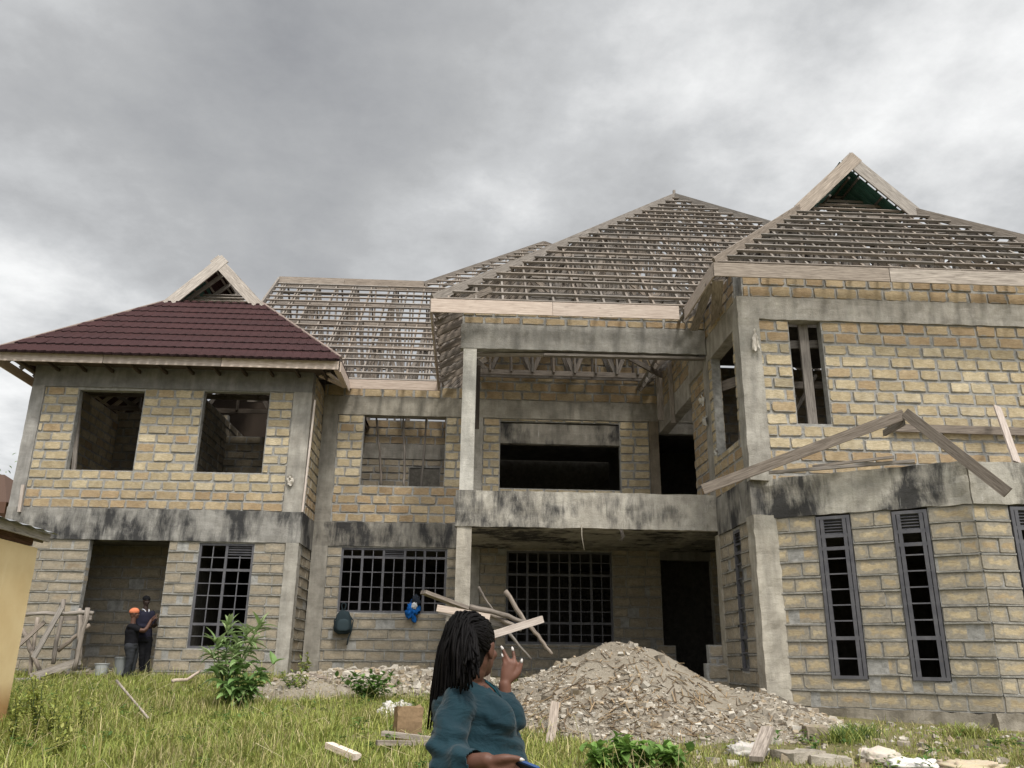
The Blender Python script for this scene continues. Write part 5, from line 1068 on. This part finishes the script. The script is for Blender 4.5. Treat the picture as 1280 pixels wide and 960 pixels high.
def man(label, J, F, skin, shirt, trou, shoe, cap, s=.9, sleeve=.5, collar=None, jacket=False, fingers_dir=(.7, 0, .7)):
    J = {k: V(v) for k, v in J.items()}; Z = V((0, 0, 1)); F = V(F).normalized(); Rt = F.cross(Z).normalized(); base = V((J['pelvis'].x, J['pelvis'].y, min(J['ankle_l'].z, J['ankle_r'].z)-.06))
    def trunk(b, k=0.0):
        p, c, n = J['pelvis'], J['chest'], J['neck']; m_ = p.lerp(c, .5)
        loft(b, [(p+Z*-.08*s, F*(.10*s+k), Rt*(.13*s+k)), (p, F*(.125*s+k), Rt*(.165*s+k)), (m_, F*(.125*s+k), Rt*(.155*s+k)), (c, F*(.135*s+k), Rt*(.18*s+k)), (c.lerp(n, .55), F*(.11*s+k), Rt*(.17*s+k)), (n+Z*-.01, F*(.07*s+k*.5), Rt*(.08*s+k*.5))], n=20)
    b = MB(); trunk(b, -.006); limb(b, [J['neck']+Z*-.04, J['head']+Z*-.05], [.055*s, .052*s]); head(b, J['head'], J.get('look', F), s*1.0)
    for q in 'lr':
        limb(b, [J['shoulder_'+q], J['elbow_'+q], J['wrist_'+q]], [.052*s, .042*s, .029*s]); w = J['wrist_'+q]; e = J['elbow_'+q]; d = (V(fingers_dir) if q == 'r' or 'both' in J else (w-e)).normalized(); d = ((w-e).normalized()+d).normalized(); sd = d.cross(F).normalized() if abs(d.dot(F)) < .95 else Z; sd = sd if sd.length > .1 else Rt
        fg = []
        for i, (o_, l) in enumerate(((-.03, .075), (-.01, .085), (.01, .08), (.03, .06))):
            k0 = w+d*.085*s+sd*o_*s; fg.append([k0, k0+d*l*.5*s+F*.012*s, k0+d*l*.8*s+F*.04*s])
        hand(b, w, fg, w+d*.05*s, [w+d*.05*s-sd*.04*s, w+d*.085*s-sd*.055*s, w+d*.11*s-sd*.05*s], s, .0085)
        limb(b, [J['hip_'+q], J['knee_'+q], J['ankle_'+q]], [.085*s, .058*s, .04*s]); a = J['ankle_'+q]; limb(b, [a+Z*-.03*s, a+J['foot']*.13*s+Z*-.05*s], [.038*s, .03*s])
    body = fuse(b, 'person', 'skin', .0085, None, 2, col=skin); recentre(body, base); tag(body, label, 'person')
    b = MB(); trunk(b, .012)
    for q in 'lr': e = J['shoulder_'+q].lerp(J['elbow_'+q], sleeve) if sleeve <= 1 else J['elbow_'+q]; limb(b, [J['shoulder_'+q], e]+([J['elbow_'+q].lerp(J['wrist_'+q], sleeve-1)] if sleeve > 1 else []), [.072*s, .064*s, .05*s][:2 if sleeve <= 1 else 3])
    fuse(b, 'jacket' if jacket else 'shirt', 'cloth', .013, body, 3, col=shirt, cut=lambda p: (p-J['neck']-Z*.0).length < .07*s, wrinkle=lambda p: .007*noise.noise(V((p.x*9, p.y*9, p.z*17))))
    b = MB(); p = J['pelvis']; loft(b, [(p+Z*-.1*s, F*.13*s, Rt*.165*s), (p+Z*.03*s, F*.14*s, Rt*.18*s)])
    for q in 'lr': limb(b, [J['hip_'+q], J['knee_'+q], J['ankle_'+q]], [.108*s, .08*s, .066*s])
    fuse(b, 'trousers', 'cloth', .014, body, 3, col=trou, wrinkle=lambda p: .008*noise.noise(V((p.x*11, p.y*11, p.z*22))))
    for q in 'lr': b = MB(); a = J['ankle_'+q]; limb(b, [a+Z*-.025*s-J['foot']*.04*s, a+J['foot']*.09*s+Z*-.035*s, a+J['foot']*.17*s+Z*-.04*s], [.05*s, .048*s, .036*s]); fuse(b, 'shoe', 'cloth', .011, body, 2, col=shoe)
    L_ = V(J.get('look', F)).normalized(); rt2 = L_.cross(Z).normalized(); b = MB(); ell(b, J['head']+L_*-.008*s+Z*.045*s, L_*.106*s, rt2*.086*s, Z*.082*s); hc_ = fuse(b, 'cap', 'cloth', .009, body, 2, col=cap, cut=lambda p: (p-J['head']).z < .012*s)
    if collar:
        b = MB(); b.tube([J['neck']+(F*math.cos(a)*.085+Rt*math.sin(a)*.075)*s+Z*(.02-.09*max(0, math.cos(a))**3)*s for a in np.linspace(-2.6, 2.6, 15)], .014*s, 6, collar); b.build('collar', 'cloth', body, smooth=True)
    return body
def men():
    A = lambda x, y, d=18.5: at(x, y, d); g = ground_z(-6.9, 18.5)
    F = V((.86, .5, 0)).normalized()
    J = dict(head=A(168, 767), neck=A(166, 779), chest=A(165, 789), pelvis=A(164, 806), shoulder_r=A(163, 783, 18.38), shoulder_l=A(169, 783, 18.68), elbow_r=A(181, 790, 18.4), elbow_l=A(180, 791, 18.72), wrist_r=A(189, 775, 18.5), wrist_l=A(189, 778, 18.66),
             hip_r=A(162, 809, 18.4), hip_l=A(167, 809, 18.58), knee_r=A(163, 824, 18.4), knee_l=A(167.5, 824, 18.6), ankle_r=A(158, 840, 18.4), ankle_l=A(164, 841, 18.58), foot=V((.8, .2, 0)).normalized(), look=V((.9, .42, .05)))
    for q in 'lr':
        dz = g+.07-J['ankle_'+q].z; J['ankle_'+q].z = g+.07
    man('man in an orange cap and black shirt at the left doorway, hands raised together', J, F, (.10, .048, .032), (.008, .008, .010), (.030, .032, .036), (.02, .02, .02), (.62, .20, .10), .95, .55)
    F = V((.8, -.6, 0)).normalized(); d = 18.95; A2 = lambda x, y, q=d: at(x, y, q); g = 1.28
    J = dict(head=A2(183, 751), neck=A2(182, 763), chest=A2(181, 774), pelvis=A2(181, 797), shoulder_r=A2(174, 766, d-.1), shoulder_l=A2(190, 767, d+.1), elbow_r=A2(173, 784, d-.1), elbow_l=A2(192, 783, d+.1), wrist_r=A2(189, 784, d-.35), wrist_l=A2(195, 776, d-.3),
             hip_r=A2(178, 800), hip_l=A2(185, 800, d+.05), knee_r=A2(178, 819), knee_l=A2(184, 819), ankle_r=A2(177, 838), ankle_l=A2(183, 838), foot=F, look=V((.75, -.65, -.12)))
    for q in 'lr': J['ankle_'+q].z = g+.07
    man('man in a black cap and navy jacket standing behind the orange capped man', J, F, (.030, .017, .013), (.016, .016, .028), (.012, .012, .014), (.015, .015, .015), (.006, .006, .007), .9, 1.6, collar=(.45, .45, .48), jacket=True)
men()
# ------------------------------------------------------------------ vegetation
def leaf(b, base, d, L, w, col, droop=.5, fold=.25, up=(0, 0, 1)):
    d = V(d).normalized(); sd = d.cross(V(up)); sd = sd.normalized() if sd.length > .05 else V((1, 0, 0)); p = V(base); n = 5; rows = []
    c_ = d.copy()
    for i in range(n+1):
        t = i/n; ww = w*math.sin(math.pi*min(1, .06+t*.94)**.75)*(1 if i < n else .1); nn = sd.cross(c_); rows.append((p-sd*ww*.5+nn*ww*fold, p.copy(), p+sd*ww*.5+nn*ww*fold))
        c_ = (c_+V((0, 0, -droop/n))).normalized(); p = p+c_*(L/n)
    for i in range(n):
        for k in (0, 1): b.face([rows[i][k], rows[i][k+1], rows[i+1][k+1], rows[i+1][k]], tuple(q*(1.0 if k else .9) for q in col))
def herb(name, base, label, cat, stems, H, spread, L, w, cols, per=5, whorl=False, droop=.6, group=None, start=.25, seed=1):
    r = random.Random(seed); base = V(base); t = empty(name, base, label, cat, group); st, lf = MB(), MB()
    for s in range(stems):
        a = r.uniform(0, 6.28); h = H*r.uniform(.6, 1.0) if s else H; tip = base+V((math.cos(a)*spread*r.uniform(.3, 1), math.sin(a)*spread*r.uniform(.3, 1), h)) if s else base+V((r.uniform(-.1, .1)*spread, 0, h)); pts = [base+V((math.cos(a)*.04, math.sin(a)*.04, -.03))]
        for i in range(1, 8): f = i/7; q = base.lerp(tip, f); q.x = base.x+(tip.x-base.x)*f**1.4; q.y = base.y+(tip.y-base.y)*f**1.4; pts.append(q+V((r.gauss(0, .01), r.gauss(0, .01), 0)))
        st.tube(pts, [.011*(H+.3)*(1-.7*i/7) for i in range(8)], 5, (.10, .14, .05)); n = int(per*h/.3)
        for k in range(n):
            f = start+(1-start)*(k+r.random())/n; i = min(6, int(f*7)); p = pts[i].lerp(pts[i+1], f*7-i); m_ = 5 if (whorl and f > .8) else 2
            for q in range(m_):
                a = r.uniform(0, 6.28); el = r.uniform(.0, .7)+(.5 if f > .85 else 0); sc = r.uniform(.6, 1.1)*(1.0 if f < .8 else .85); c = r.choice(cols); g = r.uniform(.8, 1.2)
                leaf(lf, p, (math.cos(a)*math.cos(el), math.sin(a)*math.cos(el), math.sin(el)), L*sc, w*sc, tuple(x*g for x in c), droop*r.uniform(.5, 1.5))
    st.build('stem', 'leaf', t); lf.build('foliage', 'leaf', t, smooth=False)
    return t
PALE = [(.30, .40, .18), (.25, .36, .14), (.36, .45, .22)]; MIDG = [(.13, .23, .06), (.17, .28, .07), (.10, .19, .045)]; LIME = [(.30, .34, .09), (.36, .38, .11), (.24, .30, .07)]; DEEP = [(.08, .15, .035), (.11, .18, .045)]
p = on_ground(278, 884); herb('leafy_bush', p, 'tall bush with pale pointed leaves in whorls before the left grille window', 'bush', 9, 1.22, .66, .36, .085, PALE, 2.6, True, .8, start=.5, seed=4)
p = on_ground(296, 886); herb('leafy_bush', p, 'lower mass of broad dark leaves at the foot of the tall bush', 'bush', 9, .70, .58, .27, .15, [(.19, .31, .10), (.23, .36, .12), (.15, .26, .08)], 4, False, .9, start=.15, seed=9)
p = on_ground(452, 884); herb('leafy_bush', p+V((0, .8, 0)), 'low spreading green bush between the sand heap and the debris', 'bush', 16, .52, .6, .13, .08, MIDG, 8, False, .7, start=.2, seed=12)
p = on_ground(250, 868); herb('leafy_bush', on_ground(362, 872), 'small dark shrub in the grass below the sand heap', 'bush', 14, .42, .45, .12, .05, DEEP+LIME, 7, False, .6, start=.2, seed=21)
herb('leafy_bush', on_ground(381, 850), 'small yellowish weed against the foot of the concrete corner column', 'weed', 6, .5, .2, .13, .05, LIME, 6, False, .6, seed=23)
WL = ('broad leafed weed at the lower front of the rubble heap, leftmost of its row', 'tallest broad leafed weed at the lower front of the rubble heap', 'bright broad leafed weed in the middle of the row before the heap', 'broad leafed weed at the lower front of the heap, right end of its row')
for i, (px, h) in enumerate(((752, .24), (776, .33), (806, .25), (838, .22))):
    herb('broad_leaf_weed', on_ground(px, 962), WL[i], 'weed', 8, h, .22, .14, .10, [(.20, .34, .08), (.25, .39, .10), (.16, .28, .065)], 10, False, .8, 'broad leafed weeds before the rubble heap', .15, 30+i)
TW = ('tall yellow green weed nearest the yellow shed', 'tallest feathery weed in the left foreground grass', 'tall feathery weed just right of the tallest one', 'shorter feathery weed in the middle of the left weed patch', 'pale broad weed low in the left weed patch', 'tall weed right of the left weed patch', 'thin weed at the right end of the left weed patch', 'tall weed close to the shed corner, behind the others')
for i, (px, py, h, n) in enumerate(((14, 935, .55, 4), (42, 930, .75, 5), (62, 925, .62, 4), (78, 932, .45, 4), (70, 948, .32, 4), (98, 915, .45, 3), (122, 905, .36, 3), (30, 905, .5, 4))):
    herb('tall_weed', on_ground(px, py), TW[i], 'weed', n, h, .2, .095, .034, [(.42, .45, .13), (.48, .49, .16), (.34, .40, .10)], 10, False, .5, 'tall weeds in the left foreground', .12, 50+i)
for i, (px, py, lb) in enumerate(((1050, 928, 'dark green grass tuft at the wall below the first bay window'), (1072, 922, 'smaller grass tuft right of the dark one at the bay wall'), (1210, 922, 'dry grass tuft at the bay wall near the right edge'))):
    r = random.Random(80+i); b = MB(); p = on_ground(px, py)
    for k in range(260):
        a = r.uniform(0, 6.28); q = p+V((r.gauss(0, .14), r.gauss(0, .10), -.01)); leaf(b, q, (math.cos(a)*.45, math.sin(a)*.45, 1), r.uniform(.12, .32), .011, r.choice(DEEP+LIME if i < 2 else LIME+[(.34, .30, .13)]), 1.0, .2)
    o = b.build('grass_tuft', 'blade'); recentre(o, p); tag(o, lb, 'grass tuft')
def lawn():
    N = 780000; x = rng.uniform(-11, 9.5, N); y = rng.uniform(6.2, 18.9, N); y = np.where(rng.random(N) < .35, rng.uniform(6.2, 12.5, N), y)
    keep = np.zeros(N, bool); nz_ = np.zeros(N); gz = np.zeros(N)
    # patchiness and ground height on a coarse grid, then looked up per blade
    gx, gy = np.arange(-11.2, 9.9, .2), np.arange(6, 19.2, .2); Z_ = np.array([[ground_z(a, b) for b in gy] for a in gx]); P_ = np.array([[noise.noise(V((a*.55, b*.55, 7)))+.5*noise.noise(V((a*1.9, b*1.9, 3))) for b in gy] for a in gx])
    Hh = np.array([[max(heap_h(a, b), 2*low_h(a, b), (sand_z(a, b)-ground_z(a, b))*2 if abs(a+3.05) < 2 and abs(b-16) < 2 else 0) for b in gy] for a in gx])
    ix, iy = ((x+11.2)/.2), ((y-6)/.2); i0, j0 = ix.astype(int), iy.astype(int); fx, fy = ix-i0, iy-j0
    bil = lambda A: A[i0, j0]*(1-fx)*(1-fy)+A[i0+1, j0]*fx*(1-fy)+A[i0, j0+1]*(1-fx)*fy+A[i0+1, j0+1]*fx*fy
    gz, pt, hp = bil(Z_), bil(P_), bil(Hh)
    right = np.clip((x-.6)/1.2, 0, 1); dens = (.74+.85*pt)*(1-right*.62)*np.where(hp > .09, .0, np.where(hp > .03, .35, 1))
    dens = np.where((x > 2.8) & (y > 10.0), dens*.30, dens); dens = np.where((x > 4.5) & (y > 11.9-.68*np.clip(x-7.5, -9, 0)), 0, dens); dens = np.where((y > 18.4) & (x < XA1), dens*.5, dens); dens = np.where((x > -3.6) & (y > 16.4), dens*.12, dens)
    keep = (rng.random(N) < dens) & ~((x < -5.9) & (y < 12.1)); x, y, gz, pt, right = x[keep], y[keep], gz[keep], pt[keep], right[keep]; n = len(x)
    h = np.clip(rng.lognormal(-2.86, .58, n), .025, .40)*(1+.5*pt)*(1-.45*right); a = rng.uniform(0, 2*np.pi, n); le = rng.uniform(.15, 1.15, n)*h; w = rng.uniform(.003, .007, n)
    dx, dy = np.cos(a)*le, np.sin(a)*le; sx, sy = -np.sin(a)*w, np.cos(a)*w
    vs = np.empty((n, 5, 3)); vs[:, 0] = np.c_[x-sx, y-sy, gz-.01]; vs[:, 1] = np.c_[x+sx, y+sy, gz-.01]; vs[:, 2] = np.c_[x+dx*.35+sx*.8, y+dy*.35+sy*.8, gz+h*.62]; vs[:, 3] = np.c_[x+dx*.35-sx*.8, y+dy*.35-sy*.8, gz+h*.62]; vs[:, 4] = np.c_[x+dx, y+dy, gz+h*np.where(le > h*.55, .85, 1)]
    pal = np.array([(.30, .33, .08), (.23, .28, .06), (.38, .39, .11), (.17, .21, .05), (.58, .50, .26), (.46, .41, .17)]); dry = np.clip(.15+.5*pt+.10*(x+4)/4, .03, .8); u = rng.random(n)
    idx = np.where(u < dry, rng.choice([4, 5, 2], n, p=[.35, .35, .3]), rng.choice([0, 1, 2, 3], n, p=[.4, .3, .15, .15])); c = pal[idx]*rng.uniform(.75, 1.2, (n, 1))*(1-.28*np.clip(pt, -.6, .8))[:, None]
    me = bpy.data.meshes.new('grass'); me.vertices.add(n*5); me.vertices.foreach_set('co', vs.ravel()); me.loops.add(n*7); me.polygons.add(n*2)
    b5 = (np.arange(n)*5)[:, None]; me.loops.foreach_set('vertex_index', np.hstack([b5+np.array([0, 1, 2, 3]), b5+np.array([3, 2, 4])]).ravel().astype(np.int32))
    ls = np.stack([np.arange(n)*7, np.arange(n)*7+4], 1).ravel(); me.polygons.foreach_set('loop_start', ls.astype(np.int32)); me.update(calc_edges=True); me.validate()
    ca = me.color_attributes.new('col', 'FLOAT_COLOR', 'POINT'); cc = np.ones((n, 5, 4), np.float32); cc[:, :, :3] = c[:, None, :]; ca.data.foreach_set('color', cc.ravel()); me.materials.append(MAT['blade'])
    o = bpy.data.objects.new('grass', me); COL.objects.link(o); tag(o, kind='stuff')
lawn()
def ground_weeds():
    r = random.Random(11); b = MB(); d = MB()
    for k in range(1500):
        x, y = r.uniform(-9.5, 7.5), r.uniform(6.5, 18.3)
        if heap_h(x, y) > .05 or low_h(x, y) > .05 or (x < -5.8 and y < 12.2) or (x > 4.5 and y > 11.3-.68*max(-9, min(0, x-7.5))): continue
        if noise.noise(V((x*.6, y*.6, 21))) < -.02: continue
        z = ground_z(x, y); c = r.choice(MIDG+DEEP+LIME); n = r.randint(5, 10); h = r.uniform(.03, .16)
        for q in range(n): a = r.uniform(0, 6.28); g = r.uniform(.7, 1.2); leaf(b, (x+r.gauss(0, .03), y+r.gauss(0, .03), z+h*r.random()), (math.cos(a), math.sin(a), r.uniform(.2, 1.2)), r.uniform(.05, .12), r.uniform(.02, .045), tuple(v*g for v in c), .7)
    for k in range(900):
        x, y = r.uniform(-9.5, 2.5), r.uniform(6.5, 18.3)
        if heap_h(x, y) > .05 or (x < -5.8 and y < 12.2): continue
        z = ground_z(x, y); a = r.uniform(0, 6.28); l = r.uniform(.15, .55); h = r.uniform(.08, .38); e = V((x+math.cos(a)*l, y+math.sin(a)*l, z+h*r.uniform(.1, .8))); d.tube([(x, y, z), (x+math.cos(a)*l*.35, y+math.sin(a)*l*.35, z+h), e], [.0035, .003, .0015], 3, r.choice(((.55, .47, .26), (.46, .40, .20), (.38, .36, .13), (.62, .55, .34))), False)
    tag(b.build('ground_weeds', 'leaf'), kind='stuff'); tag(d.build('dry_stalks', 'blade'), kind='stuff')
ground_weeds()
# a tree far behind the left corner
def tree(base, H, W_, label):
    r = random.Random(3); base = V(base); t = empty('tree', base, label, 'tree'); tr, cr = MB(), MB(); tr.tube([base, base+V((.1, 0, H*.3)), base+V((0, .1, H*.6))], [.18, .14, .08], 8, (.5, .42, .33))
    tips = []
    for k in range(14):
        a = r.uniform(0, 6.28); e = base+V((math.cos(a)*W_*r.uniform(.3, .9), math.sin(a)*W_*r.uniform(.3, .9), H*r.uniform(.5, .95))); tr.tube([base+V((0, 0, H*r.uniform(.3, .55))), base.lerp(e, .6)+V((0, 0, .2)), e], [.07, .045, .015], 5, (.5, .42, .33)); tips.append(e)
    for e in tips:
        for k in range(120): a = r.uniform(0, 6.28); leaf(cr, e+V((r.gauss(0, W_*.22), r.gauss(0, W_*.22), r.gauss(0, H*.09))), (math.cos(a), math.sin(a), r.uniform(-.4, .4)), .24, .10, r.choice(DEEP+MIDG), .8)
    tr.build('trunk', 'timber', t); cr.build('crown', 'leaf', t)
p = at(-6, 592, 44); tree((p.x, 44, 1.27), p.z-.3, 2.6, 'dark leafy tree behind the brown house at the left edge')
